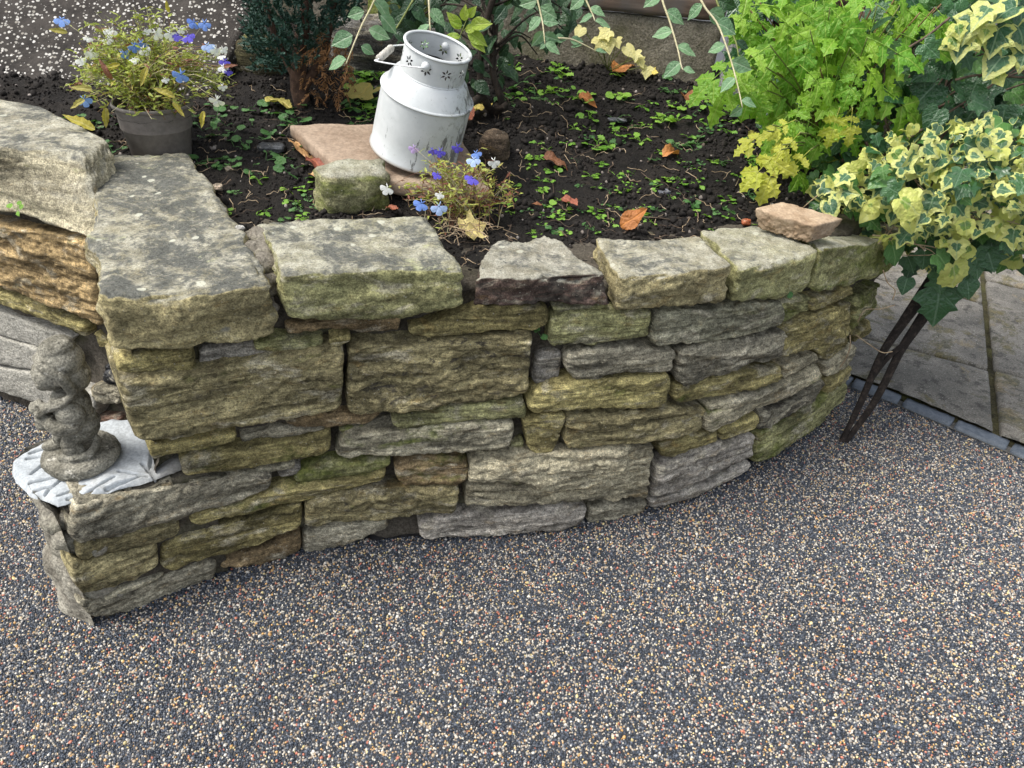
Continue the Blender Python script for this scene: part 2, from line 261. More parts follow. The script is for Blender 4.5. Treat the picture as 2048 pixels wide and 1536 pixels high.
STONES=[
 ('S1',[(0.217,0.634),(0.281,0.627),(0.353,0.62)],[(0.214,0.595),(0.255,0.58),(0.299,0.579),(0.345,0.568)],0.0,'ochre','s',0.2,0.3),
 ('S2',[(0.208,0.61),(0.262,0.597),(0.333,0.584),(0.423,0.591),(0.496,0.592),(0.595,0.599),(0.635,0.591)],[(0.211,0.465),(0.279,0.441),(0.353,0.441),(0.44,0.441),(0.505,0.439),(0.62,0.454)],0.03,'warm','s',0.4,0.2),
 ('S3',[(0.461,0.618),(0.502,0.629),(0.549,0.616),(0.596,0.616)],[(0.463,0.603),(0.498,0.593),(0.557,0.593),(0.593,0.602)],0.0,'olive','s',0.5,0.3),
 ('S3b',[(0.602,0.616),(0.628,0.627),(0.651,0.625)],[(0.606,0.598),(0.626,0.588),(0.649,0.604)],0.01,'ochre','r',0.3,0.2),
 ('S3c',[(0.523,0.649),(0.63,0.652),(0.755,0.652)],[(0.526,0.625),(0.628,0.626),(0.749,0.613)],-0.012,'brown','r',0.2,0.3),
 ('S4',[(0.764,0.633),(0.8,0.641),(0.863,0.663),(0.954,0.679),(1.019,0.678),(1.063,0.667)],[(0.771,0.619),(0.816,0.607),(0.878,0.608),(0.957,0.62),(1.038,0.619),(1.062,0.633)],0.01,'ochre','s',0.3,0.15),
 ('S5',[(0.64,0.587),(0.671,0.6),(0.722,0.603),(0.799,0.599),(0.877,0.605),(0.956,0.613),(1.027,0.62)],[(0.631,0.441),(0.65,0.427),(0.69,0.429),(0.758,0.429),(0.799,0.431),(0.854,0.442),(0.937,0.445),(1.029,0.453)],0.02,'warm','r',0.35,0.55),
 ('S6',[(0.725,0.419),(0.8,0.424),(0.883,0.436),(1.028,0.441)],[(0.727,0.391),(0.744,0.376),(0.772,0.375),(0.841,0.386),(0.941,0.385),(1.034,0.384)],0.015,'olive','s',0.4,0.1),
 ('S7',[(0.623,0.376),(0.674,0.382),(0.772,0.385),(0.883,0.387),(1.007,0.38)],[(0.595,0.321),(0.619,0.309),(0.686,0.307),(0.771,0.305),(0.886,0.302),(0.974,0.304),(1.001,0.315)],0.02,'pale','s',0.55,0.05),
 ('S8',[(0.5,0.417),(0.621,0.42),(0.707,0.412)],[(0.519,0.396),(0.592,0.387),(0.681,0.387)],-0.005,'brown','r',0.2,0.3),
 ('S8b',[(0.607,0.379),(0.679,0.381),(0.718,0.386)],[(0.62,0.364),(0.678,0.364),(0.712,0.371)],0.0,'olive','r',0.9,0.1),
 ('S9',[(0.229,0.427),(0.28,0.417),(0.353,0.411),(0.402,0.405)],[(0.232,0.384),(0.275,0.388),(0.349,0.385),(0.397,0.39)],0.0,'ochre','s',0.5,0.2),
 ('S10',[(0.282,0.368),(0.39,0.364),(0.526,0.367),(0.596,0.384)],[(0.281,0.329),(0.383,0.31),(0.499,0.309),(0.565,0.316),(0.59,0.326)],0.01,'ochre','s',0.45,0.15),
 ('S10b',[(0.403,0.39),(0.488,0.399),(0.582,0.387)],[(0.406,0.364),(0.485,0.366),(0.581,0.378)],-0.01,'grey','r',0.3,0.2),
 ('S11',[(0.074,0.343),(0.16,0.331),(0.261,0.311),(0.339,0.297),(0.391,0.3),(0.459,0.29)],[(0.045,0.279),(0.062,0.252),(0.14,0.232),(0.239,0.227),(0.292,0.228),(0.356,0.222),(0.454,0.25)],0.015,'grey','s',0.15,0.5),
 ('S12',[(0.287,0.314),(0.369,0.299),(0.477,0.296),(0.511,0.306)],[(0.288,0.296),(0.349,0.284),(0.433,0.283),(0.509,0.288)],0.0,'pale','s',0.1,0.05),
 ('S13',[(0.083,0.348),(0.185,0.319),(0.26,0.328)],[(0.079,0.335),(0.117,0.31),(0.202,0.303),(0.26,0.301)],0.0,'grey','s',0.1,0.2),
 ('S14',[(0.518,0.28),(0.613,0.293),(0.723,0.288)],[(0.499,0.255),(0.526,0.241),(0.611,0.25),(0.667,0.25),(0.719,0.269)],0.01,'olive','s',0.8,0.1),
 ('S14b',[(0.468,0.29),(0.494,0.296),(0.525,0.284)],[(0.474,0.262),(0.495,0.259),(0.518,0.267)],0.0,'mortar','r',0.0,0.2),
 ('S15',[(0.278,0.224),(0.356,0.215),(0.454,0.236),(0.495,0.245),(0.61,0.246),(0.713,0.256)],[(0.272,0.2),(0.291,0.186),(0.339,0.187),(0.397,0.177),(0.465,0.184),(0.579,0.195),(0.704,0.227)],0.012,'ochre','s',0.5,0.1),
 ('S16',[(0.731,0.279),(0.754,0.291),(0.811,0.292),(0.879,0.286),(0.903,0.264)],[(0.731,0.24),(0.75,0.208),(0.812,0.2),(0.877,0.196),(0.905,0.22)],0.015,'brown','s',0.6,0.2),
 ('S17',[(0.524,0.186),(0.592,0.198),(0.665,0.204),(0.752,0.204),(0.883,0.192)],[(0.512,0.112),(0.542,0.097),(0.601,0.098),(0.691,0.098),(0.781,0.103),(0.875,0.109)],0.02,'warm','r',0.35,0.45),
 ('S18',[(0.207,0.156),(0.254,0.157),(0.348,0.159),(0.418,0.166),(0.517,0.18)],[(0.193,0.099),(0.213,0.075),(0.267,0.072),(0.322,0.069),(0.408,0.075),(0.496,0.099),(0.51,0.121)],0.012,'ochre','s',0.25,0.2),
 ('S19',[(0.055,0.249),(0.139,0.221),(0.254,0.213)],[(0.049,0.203),(0.065,0.186),(0.129,0.177),(0.191,0.17),(0.231,0.172),(0.248,0.18)],0.01,'warm','s',0.15,0.15),
 ('S20',[(0.039,0.223),(0.068,0.187),(0.128,0.178),(0.2,0.17)],[(0.026,0.164),(0.038,0.113),(0.073,0.1),(0.137,0.095),(0.192,0.109)],0.015,'warm','s',0.25,0.1),
 ('S21',[(0.07,0.079),(0.136,0.077),(0.198,0.074)],[(0.074,0.057),(0.117,0.05),(0.156,0.05),(0.196,0.059)],0.005,'pale','s',0.1,0.1),
 ('S22',[(0.019,0.108),(0.067,0.07),(0.129,0.051),(0.198,0.065),(0.309,0.057)],[(0.038,0.024),(0.118,-0.004),(0.199,-0.007),(0.299,0.006)],0.01,'grey','s',0.2,0.15),
 ('S23',[(0.328,0.056),(0.406,0.048),(0.504,0.074)],[(0.311,0.021),(0.423,-0.008),(0.501,0.012)],-0.005,'brown','s',0.2,0.3),
 ('S24',[(0.507,0.068),(0.601,0.07),(0.705,0.067)],[(0.501,-0.018),(0.566,-0.007),(0.659,0.02),(0.715,0.045)],-0.015,'grey','s',0.3,0.4),
 ('S25',[(0.782,0.075),(0.862,0.088),(0.955,0.095),(1.084,0.088),(1.222,0.077)],[(0.788,0.025),(0.826,0.014),(0.992,0.005),(1.159,0.0),(1.219,0.013)],0.01,'lilac','s',0.05,0.0),
 ('S26',[(1.237,0.058),(1.319,0.053),(1.408,0.039)],[(1.231,0.001),(1.309,-0.025),(1.407,-0.017)],0.0,'grey','s',0.2,0.2),
 ('S27',[(0.906,0.283),(0.973,0.291),(1.125,0.274),(1.253,0.27),(1.381,0.259)],[(0.894,0.128),(0.983,0.12),(1.078,0.115),(1.176,0.11),(1.387,0.078)],0.025,'palewarm','r',0.3,0.05),
 ('S28',[(1.023,0.381),(1.07,0.384),(1.128,0.383)],[(1.043,0.286),(1.072,0.267),(1.104,0.268),(1.123,0.306)],0.01,'ochre','r',0.2,0.1),
 ('S29',[(1.127,0.39),(1.269,0.382),(1.407,0.362),(1.51,0.341)],[(1.127,0.31),(1.144,0.28),(1.286,0.272),(1.429,0.261),(1.509,0.274)],0.022,'warm','s',0.4,0.15),
 ('S30',[(1.032,0.458),(1.076,0.482),(1.192,0.484),(1.382,0.467)],[(1.031,0.414),(1.054,0.402),(1.173,0.398),(1.369,0.376),(1.386,0.398)],0.022,'yellow','s',0.5,0.05),
 ('S31',[(1.113,0.553),(1.148,0.564),(1.275,0.549),(1.383,0.532)],[(1.106,0.526),(1.136,0.49),(1.194,0.481),(1.254,0.487),(1.387,0.47)],0.018,'grey','f',0.35,0.25),
 ('S32',[(1.064,0.648),(1.077,0.658),(1.142,0.662),(1.3,0.648)],[(1.064,0.579),(1.08,0.573),(1.183,0.571),(1.242,0.574),(1.305,0.575)],0.015,'olive','s',0.35,0.1),
 ('S32a',[(1.072,0.665),(1.152,0.67),(1.195,0.669)],[(1.076,0.653),(1.154,0.656),(1.197,0.657)],-0.005,'olive','s',0.4,0.2),
 ('S33',[(1.304,0.642),(1.452,0.629),(1.564,0.62),(1.686,0.603)],[(1.308,0.563),(1.337,0.552),(1.439,0.542),(1.593,0.529),(1.701,0.526),(1.719,0.553)],0.018,'green','s',0.35,0.05),
 ('S34',[(1.39,0.532),(1.475,0.536),(1.592,0.526),(1.735,0.506)],[(1.393,0.453),(1.419,0.43),(1.503,0.427),(1.624,0.427),(1.744,0.423)],0.02,'grey','r',0.25,0.2),
 ('S35',[(1.395,0.431),(1.453,0.426),(1.545,0.421),(1.759,0.398)],[(1.399,0.392),(1.426,0.365),(1.523,0.36),(1.653,0.346),(1.795,0.336)],0.018,'ochre','s',0.4,0.05),
 ('S36',[(1.521,0.342),(1.638,0.333),(1.787,0.322),(1.964,0.326)],[(1.516,0.27),(1.556,0.25),(1.593,0.262),(1.708,0.264),(1.873,0.256),(2.021,0.263)],0.02,'palewarm','s',0.5,0.05),
 ('S36b',[(1.799,0.372),(1.87,0.368),(1.955,0.362)],[(1.817,0.319),(1.882,0.318),(1.989,0.321)],0.01,'palewarm','s',0.2,0.1),
 ('S37',[(1.397,0.247),(1.5,0.249),(1.587,0.237)],[(1.408,0.201),(1.445,0.184),(1.514,0.195),(1.599,0.196)],0.012,'ochre','s',0.3,0.05),
 ('S37b',[(1.598,0.235),(1.679,0.234),(1.749,0.233)],[(1.603,0.199),(1.676,0.185),(1.742,0.186)],0.012,'yellow','s',0.3,0.05),
 ('S38',[(1.755,0.232),(1.9,0.223),(2.063,0.229)],[(1.755,0.173),(1.811,0.157),(1.934,0.153),(2.08,0.165)],0.012,'grey','r',0.1,0.7),
 ('S39',[(1.403,0.192),(1.551,0.193),(1.735,0.178)],[(1.399,0.068),(1.5,0.064),(1.608,0.078),(1.761,0.084)],0.018,'lilac','s',0.2,0.0),
 ('S39b',[(1.407,0.052),(1.572,0.04),(1.771,0.054)],[(1.414,0.017),(1.58,0.009),(1.777,0.021)],0.01,'lilac','s',0.1,0.1),
 ('S40',[(1.766,0.157),(1.884,0.142),(2.015,0.148),(2.14,0.149)],[(1.788,0.04),(1.885,0.029),(2.054,0.024),(2.203,0.012)],0.015,'olive','s',0.6,0.05),
 ('S41',[(2.143,0.118),(2.286,0.144)],[(2.228,-0.008),(2.381,0.017)],0.01,'olive','s',0.5,0.05),
 ('S42',[(1.742,0.504),(1.822,0.531),(2.058,0.493)],[(1.749,0.421),(1.83,0.397),(1.953,0.392),(2.102,0.384)],0.02,'ochre','r',0.35,0.15),
 ('S43a',[(1.703,0.592),(1.757,0.59),(1.812,0.581)],[(1.734,0.516),(1.813,0.521),(1.839,0.536)],0.01,'olive','r',0.6,0.1),
 ('S43b',[(1.814,0.571),(1.904,0.563),(2.023,0.551)],[(1.829,0.532),(1.922,0.531),(2.041,0.524)],0.015,'ochre','s',0.2,0.3),
 ('S44',[(1.951,0.373),(2.04,0.363),(2.129,0.356)],[(1.994,0.325),(2.059,0.294),(2.178,0.302)],0.012,'ochre','r',0.2,0.5),
 ('S45',[(2.034,0.293),(2.124,0.288),(2.265,0.269)],[(2.086,0.224),(2.21,0.191),(2.31,0.19)],0.01,'palewarm','s',0.3,0.1),
 ('S46',[(2.102,0.202),(2.2,0.19),(2.303,0.178)],[(2.141,0.127),(2.253,0.109),(2.334,0.121)],0.01,'ochre','s',0.5,0.1),
 ('S47',[(2.126,0.464),(2.333,0.456)],[(2.212,0.332),(2.394,0.336)],0.0,'olive','r',0.8,0.0),
 ('S48',[(2.274,0.293),(2.392,0.304)],[(2.304,0.249),(2.408,0.245)],0.0,'ochre','r',0.4,0.2),
 ('M1',[(0.361,0.621),(0.426,0.623),(0.491,0.613)],[(0.353,0.572),(0.419,0.576),(0.487,0.584)],-0.012,'mortar','r',0.1,0.2),
 ('M2',[(1.047,0.545),(1.08,0.552),(1.11,0.545)],[(1.042,0.472),(1.073,0.449),(1.108,0.474)],-0.01,'mortar','r',0.1,0.2),
 ('M3',[(0.997,0.265),(1.008,0.29),(1.037,0.307)],[(1.003,0.269),(1.022,0.267),(1.042,0.271)],-0.01,'olive','r',0.4,0.2),
]
RET_A=[-1.5305,1.8119]; RET_E=[0.921,-0.3895]
RSTONES=[
 ('Ra',[(0.034,0.626),(0.335,0.649),(0.51,0.67),(0.638,0.687)],[(-0.043,0.491),(0.247,0.455),(0.359,0.461),(0.445,0.459),(0.595,0.453)],0.03,'orange','q',0.4,0.0),
 ('Rb',[(-0.083,0.447),(0.225,0.435),(0.34,0.449),(0.426,0.44),(0.525,0.43)],[(-0.123,0.376),(0.202,0.384),(0.356,0.398),(0.477,0.389),(0.515,0.391)],0.02,'yellow','s',0.3,0.1),
 ('Rd',[(-0.2,0.263),(0.138,0.268),(0.22,0.275),(0.316,0.286)],[(-0.276,0.129),(0.09,0.163),(0.18,0.182),(0.275,0.204)],0.012,'block','r',0.0,0.0),
 ('Re',[(-0.284,0.11),(0.088,0.152),(0.279,0.201),(0.476,0.201)],[(-0.348,-0.003),(0.042,0.052),(0.234,0.069),(0.437,0.085)],0.014,'block','r',0.0,0.0),
 ('Rf',[(0.528,0.412),(0.576,0.387),(0.603,0.392)],[(0.527,0.359),(0.568,0.364),(0.592,0.368)],0.01,'ochre','r',0.2,0.3),
 ('Rg',[(0.513,0.297),(0.553,0.314),(0.578,0.315)],[(0.488,0.232),(0.52,0.231),(0.554,0.237)],0.0,'dark','r',0.0,0.6),
 ('Rh',[(0.463,0.224),(0.522,0.237),(0.583,0.246)],[(0.458,0.182),(0.503,0.178),(0.569,0.203)],0.02,'grey','r',0.2,0.2),
 ('Ri',[(0.413,0.104),(0.473,0.122),(0.544,0.145)],[(0.406,0.062),(0.456,0.069),(0.528,0.091)],0.01,'red','r',0.0,0.1),
]# ---------------- wall frame ----------------
BA=np.array(BASE); BS=np.r_[0,np.cumsum(np.hypot(*np.diff(BA,axis=0).T))]
_t=np.gradient(BA,axis=0); _t/=np.hypot(*_t.T)[:,None]; BN=np.c_[_t[:,1],-_t[:,0]]
def wallpt(s,z,off=0.):
    s=np.asarray(s,float); x=np.interp(s,BS,BA[:,0]); y=np.interp(s,BS,BA[:,1]); nx=np.interp(s,BS,BN[:,0]); ny=np.interp(s,BS,BN[:,1])
    ex=np.clip(s,None,0); x=x+ex*_t[0,0]; y=y+ex*_t[0,1]
    return np.stack([x+nx*off,y+ny*off,np.broadcast_to(z,s.shape)],-1)
RA,RE=np.array(RET_A),np.array(RET_E); RN=np.array([RE[1],-RE[0]])
def retpt(w,z,off=0.):
    w=np.asarray(w,float); return np.stack([RA[0]+RE[0]*w+RN[0]*off,RA[1]+RE[1]*w+RN[1]*off,np.broadcast_to(z,w.shape)],-1)
# ---------------- ground ----------------
mat=m_simple('dark_resin',(.02,.021,.024),(.05,.048,.046),60,.45,.4,.002,.5)
b=NB('resin_stone'); c_=b.oattr('col','INSTANCER','Color'); g=b.noise(b.coord('Generated'),4,3)
mat_peb=b.done(b.bsdf(b.mix(1.,c_,b.gray(b.mr(g,.3,.7,.8,1.25)),'MULTIPLY'),.32,None,.55))
mb=MB(); mb.add([(-40,-40,0),(40,-40,0),(40,40,0),(-40,40,0)],np.array([[0,1,2,3]])); ground=build('ground',mb,mat,origin=(0,0,0),kind='structure')
def pts_in_poly(P,poly):
    x,y=P[:,0],P[:,1]; ins=np.zeros(len(P),bool); n=len(poly); j=n-1
    for i in range(n):
        xi,yi=poly[i];xj,yj=poly[j]
        c=((yi>y)!=(yj>y))&(x<(xj-xi)*(y-yi)/(yj-yi+1e-12)+xi); ins^=c; j=i
    return ins
KERB=np.array([(1.02,2.36),(1.16,2.245),(1.29,2.16),(1.42,2.055),(1.55,1.95),(1.70,1.82),(1.9,1.65),(2.2,1.39),(2.6,1.0)])
gpoly=[(-2.5,.5),(2.9,.4)]+[tuple(p+np.array([.004,.006])) for p in KERB[::-1]]+[tuple(p+.02*np.array([-1,1])) for p in BA[BA[:,0]<1.15][::-1][:50]]+[tuple(RA+RE*.9+.03),tuple(RA-RE*1.6+.03)]
def points_cloud(name,P,S,Cc,R,mat,sub,squash,kind,noise=0.25):
    me=bpy.data.meshes.new(name); me.vertices.add(len(P)); me.vertices.foreach_set('co',P.astype(np.float32).ravel())
    A=me.attributes.new('sz','FLOAT','POINT'); A.data.foreach_set('value',S.astype(np.float32))
    A=me.attributes.new('rot','FLOAT_VECTOR','POINT'); A.data.foreach_set('vector',R.astype(np.float32).ravel())
    A=me.attributes.new('col','FLOAT_COLOR','POINT'); A.data.foreach_set('color',np.c_[Cc,np.ones(len(P))].astype(np.float32).ravel())
    o=obj(name,me,kind=kind)
    t=bpy.data.node_groups.new(name,'GeometryNodeTree'); t.interface.new_socket('Geometry',in_out='INPUT',socket_type='NodeSocketGeometry'); t.interface.new_socket('Geometry',in_out='OUTPUT',socket_type='NodeSocketGeometry')
    N=t.nodes.new; gi,go=N('NodeGroupInput'),N('NodeGroupOutput')
    ic=N('GeometryNodeMeshIcoSphere'); ic.inputs['Radius'].default_value=1; ic.inputs['Subdivisions'].default_value=sub
    sp=N('GeometryNodeSetPosition'); nz=N('ShaderNodeTexNoise'); nz.inputs['Scale'].default_value=.9
    vm=N('ShaderNodeVectorMath'); vm.operation='MULTIPLY_ADD'; vm.inputs[1].default_value=(noise*2,)*3; vm.inputs[2].default_value=(-noise,)*3
    t.links.new(nz.outputs['Color'],vm.inputs[0]); t.links.new(vm.outputs[0],sp.inputs['Offset']); t.links.new(ic.outputs[0],sp.inputs['Geometry'])
    tr=N('GeometryNodeTransform'); tr.inputs['Scale'].default_value=squash; t.links.new(sp.outputs[0],tr.inputs[0])
    ss=N('GeometryNodeSetShadeSmooth'); t.links.new(tr.outputs[0],ss.inputs[0])
    sm=N('GeometryNodeSetMaterial'); sm.inputs['Material'].default_value=mat; t.links.new(ss.outputs[0],sm.inputs[0])
    ip=N('GeometryNodeInstanceOnPoints'); t.links.new(gi.outputs[0],ip.inputs['Points']); t.links.new(sm.outputs[0],ip.inputs['Instance'])
    for nm,ty,so in (('sz','FLOAT','Scale'),('rot','FLOAT_VECTOR','Rotation')):
        na=N('GeometryNodeInputNamedAttribute'); na.data_type=ty; na.inputs['Name'].default_value=nm; t.links.new(na.outputs[0],ip.inputs[so])
    t.links.new(ip.outputs[0],go.inputs[0])
    md=o.modifiers.new('scatter','NODES'); md.node_group=t; me.materials.append(mat); return o
sx=.0041; gx,gy=np.meshgrid(np.arange(-2.0,2.2,sx),np.arange(.55,2.75,sx*.9)); P=np.c_[gx.ravel(),gy.ravel()]; P[:,0]+=np.repeat((np.arange(gx.shape[0])%2)*sx/2,gx.shape[1])
P+=rng.uniform(-.0017,.0017,P.shape); P=P[pts_in_poly(P,gpoly)]
# keep only what the picture and a step aside can see
P=P[(np.abs(P[:,0])<.62*P[:,1]+.85)]
n=len(P); Sz=np.clip(rng.lognormal(math.log(.00225),.2,n),.0014,.0040)
pal=np.array([(.024,.031,.043),(.042,.052,.07),(.08,.092,.115),(.19,.185,.18),(.38,.34,.28),(.50,.47,.41),(.41,.31,.20),(.46,.27,.10),(.38,.14,.09),(.26,.20,.15),(.50,.41,.2)])
pw=np.array([.40,.19,.11,.08,.07,.055,.04,.02,.022,.035,.018]); k=rng.choice(len(pal),n,p=pw/pw.sum())
Cc=pal[k]*rng.uniform(.75,1.3,(n,1)); big=rng.random(n)<.018; Sz[big]=rng.uniform(.0031,.0045,big.sum())
zz=Sz*.25+.0008*fbm(np.c_[P*9,np.zeros(n)],3,5)
points_cloud('resin_gravel',np.c_[P,zz],Sz,Cc,rng.uniform(0,6.3,(n,3)),mat_peb,2,(1.15,1,.8),'stuff',.3)
# kerb of blue edging blocks
m_kerb=m_simple('blue_block',(.075,.092,.115),(.125,.145,.17),45,.6,.35,.002,.4)
m_kj=m_mortar('kerb_joint',(.09,.09,.09),(.15,.145,.135),.1)
ks=np.r_[0,np.cumsum(np.hypot(*np.diff(KERB,axis=0).T))]
def kpt(s): return np.array([np.interp(s,ks,KERB[:,0]),np.interp(s,ks,KERB[:,1])])
mb=MB(); K=np.array([kpt(s) for s in np.linspace(0,ks[-1],40)]); T=np.gradient(K,axis=0); T/=np.hypot(*T.T)[:,None]; Nn=np.c_[-T[:,1],T[:,0]]
Vk=np.concatenate([np.c_[K-Nn*0,np.full(40,.006)],np.c_[K+Nn*.066,np.full(40,.006)]]); mb.add(Vk,np.array([[i,i+1,i+41,i+40] for i in range(39)]))
kerb=build('kerb',mb,m_kj,origin=(1.5,2,0),kind='structure')
def rbox(cx,L,W,H,r=.006,nx=10,ny=5,seed=0,amp=.0015):
    """closed block with rounded edges centred on 0, top at H"""
    V,F=lattice(L,W,H,max(L/nx,.012),r); V=V+fbm(V*60+seed*9.1,3,seed)[:,None]*amp; return V,F
def lattice(L,D,H,res,r,nmax=(90,40,60),sides='all'):
    nx=int(np.clip(round(L/res),4,nmax[0])); ny=int(np.clip(round(D/res),3,nmax[1])); nz=int(np.clip(round(H/res),4,nmax[2]))
    def face(n1,n2,fn):
        i,j=np.meshgrid(np.arange(n1+1),np.arange(n2+1),indexing='ij'); return fn(i.ravel(),j.ravel()),grid(n1+1,n2+1)
    Z=lambda a,v:np.full_like(a,v)
    fs=[face(nx,nz,lambda i,j:(i,Z(i,0),j)),face(nx,ny,lambda i,j:(i,j,Z(i,nz))),face(ny,nx,lambda i,j:(j,i,Z(i,0))),face(nz,ny,lambda i,j:(Z(i,0),j,i)),face(ny,nz,lambda i,j:(Z(i,nx),i,j))]
    if sides=='all': fs.append(face(nz,nx,lambda i,j:(j,Z(i,ny),i)))
    I=[];F=[];o=0
    for idx,f in fs: I.append(np.stack(idx,1)); F.append(f+o); o+=len(idx[0])
    I=np.vstack(I);F=np.vstack(F); key=(I[:,0]*1000+I[:,1])*1000+I[:,2]; u,first,inv=np.unique(key,return_index=True,return_inverse=True)
    I=I[first];F=inv.reshape(-1)[F]
    V=np.c_[I[:,0]/nx*L-L/2,I[:,1]/ny*D-D/2,I[:,2]/nz*H-H/2]
    h=np.array([L,D,H])/2; rr=min(r,*(h*.95)); q=np.clip(V,-(h-rr),h-rr); d=V-q; ln=np.linalg.norm(d,axis=1)[:,None]
    V=np.where(ln>1e-9,q+d/np.maximum(ln,1e-9)*rr,V); return V,F
for i in range(12):
    s=.02+i*.168; p=kpt(s+.08); d=kpt(s+.10)-kpt(s+.06); d/=np.hypot(*d); nn=np.array([-d[1],d[0]])
    V,F=rbox(0,.158,.056,.05,.005,12,5,i); V=V+np.array([0,0,-.008+rng.uniform(-.001,.001)])
    W=np.c_[p[0]+nn[0]*.033+V[:,0]*d[0]+V[:,1]*nn[0],p[1]+nn[1]*.033+V[:,0]*d[1]+V[:,1]*nn[1],V[:,2]+.0]
    mb=MB(); mb.add(W,F); build('edging_block',mb,m_kerb,kerb)
# flagged path beyond the kerb
b=NB('flagstone'); v=b.coord(); n1=b.noise(v,5,5,.65); n2=b.noise(v,22,6,.7); g=b.noise(v,200,3,.6)
col=b.mix(b.mr(n1,.3,.7),(.13,.122,.105),(.25,.23,.195)); col=b.mix(b.mr(n2,.50,.62,0,.8),col,(.06,.056,.048)); col=b.mix(b.mr(b.noise(v,6,6,.7,.4),.58,.66,0,.5),col,(.26,.20,.10))
col=b.mix(b.mr(b.noise(v,5,7,.72,.4),.52,.62,0,.8),col,b.mix(b.mr(n2,.4,.6),(.05,.05,.025),(.16,.135,.06))); col=b.mix(1.,col,b.gray(b.mr(g,.3,.7,.65,1.35)),'MULTIPLY')
col=b.mix(b.mr(b.voro(v,60),.08,.14,.7,0),col,(.5,.48,.42))
m_flag=b.done(b.bsdf(col,.8,b.bump(b.math('ADD',n2,b.math('MULTIPLY',g,.4)),.8,.006),.3))
m_joint=m_mortar('mossy_joint',(.035,.032,.02),(.10,.09,.045),.5)
E1=np.array([.39,.92]);E2=np.array([.92,-.39]); J0=np.array([1.811,2.593])
mb=MB(); gxx,gyy=np.meshgrid(np.linspace(-1.6,2.6,110),np.linspace(-1.4,1.8,90),indexing='ij'); Q=J0+gxx.reshape(-1,1)*E1+gyy.reshape(-1,1)*E2
zz=.007+.006*fbm(np.c_[Q*30,np.zeros(len(Q))],4,3); keep=np.ones(len(Q),bool)
def beyond_kerb(Q,marg=.06):
    y=np.interp(Q[:,0],KERB[:,0],KERB[:,1],left=9,right=-9); return (Q[:,1]>y+marg*1.3)
F=grid(110,90); yk=np.interp(Q[:,0],KERB[:,0],KERB[:,1],left=9,right=-9)+.05; inside=(Q[:,1]>yk)&(~((Q[:,0]<1.3)&(Q[:,1]<2.0))); F=F[inside[F].any(1)]; Q[:,1]=np.maximum(Q[:,1],np.where(yk>8,Q[:,1],yk)); mb.add(np.c_[Q,zz],F)
paving=build('paving',mb,m_joint,origin=(1.8,2.6,0),kind='structure')
def slab(t0,t1,c0,c1,dz,seed):
    L,W=t1-t0-.016,c1-c0-.022; V,F=lattice(L,W,.05,.02,.008,(60,60,5)); a=V[:,0]+(t0+t1)/2; c=V[:,1]+(c0+c1)/2
    Q=J0+a[:,None]*E1+c[:,None]*E2; z=V[:,2]-.004+dz+.003*fbm(np.c_[Q*14,V[:,2]*3],5,seed)+.0015*fbm(np.c_[Q*70,V[:,2]*3],3,seed)
    yk=np.interp(Q[:,0],KERB[:,0],KERB[:,1],left=9,right=-9)+.078; ok=Q[:,1]>yk-.0; F=F[ok[F].any(1)]; Q[:,1]=np.maximum(Q[:,1],np.where(yk>8,Q[:,1],yk))
    if len(F)<4: return
    use=np.unique(F); mp=np.full(len(Q),-1); mp[use]=np.arange(len(use)); mb=MB(); mb.add(np.c_[Q,z][use],mp[F]); o=build('paving_slab',mb,m_flag,paving)
k=0
for c0,c1,ts in ((-1.35,-.68,(-1.6,-.5,.1,.9,1.7,2.5)),(-.68,0,(-1.5,-.78,-.2,.39,1.0,1.7,2.5)),(0,.62,(-1.6,-.9,-.19,.66,1.3,2.1)),(.62,1.3,(-1.6,-.6,.3,1.0,1.8)),(1.3,1.8,(-1.2,-.3,.5,1.3))):
    for a,bq in zip(ts[:-1],ts[1:]): slab(a,bq,c0,c1,rng.uniform(0,.004),k); k+=1
# ---------------- the stone walls ----------------
TINT={'ochre':(.335,.285,.125),'warm':(.32,.275,.145),'olive':(.315,.305,.145),'grey':(.29,.265,.195),'pale':(.42,.385,.275),'palewarm':(.43,.385,.265),'yellow':(.42,.36,.155),'brown':(.24,.175,.095),'lilac':(.40,.365,.31),'green':(.36,.345,.24),'mortar':(.26,.24,.205),'orange':(.37,.265,.13),'block':(.40,.385,.35),'dark':(.06,.06,.062),'red':(.20,.125,.09)}
m_blk=m_mortar('concrete_block',(.27,.26,.225),(.43,.41,.36),.08); m_st=m_stone('sandstone'); m_cop=m_stone('coping_sandstone',True)
m_core=m_mortar('wall_mortar',(.05,.044,.033),(.115,.10,.08),.35)
def polyparam(L,a):
    L=np.asarray(L,float); d=np.r_[0,np.cumsum(np.hypot(*np.diff(L,axis=0).T))]; d/=d[-1]; return np.c_[np.interp(a,d,L[:,0]),np.interp(a,d,L[:,1])]
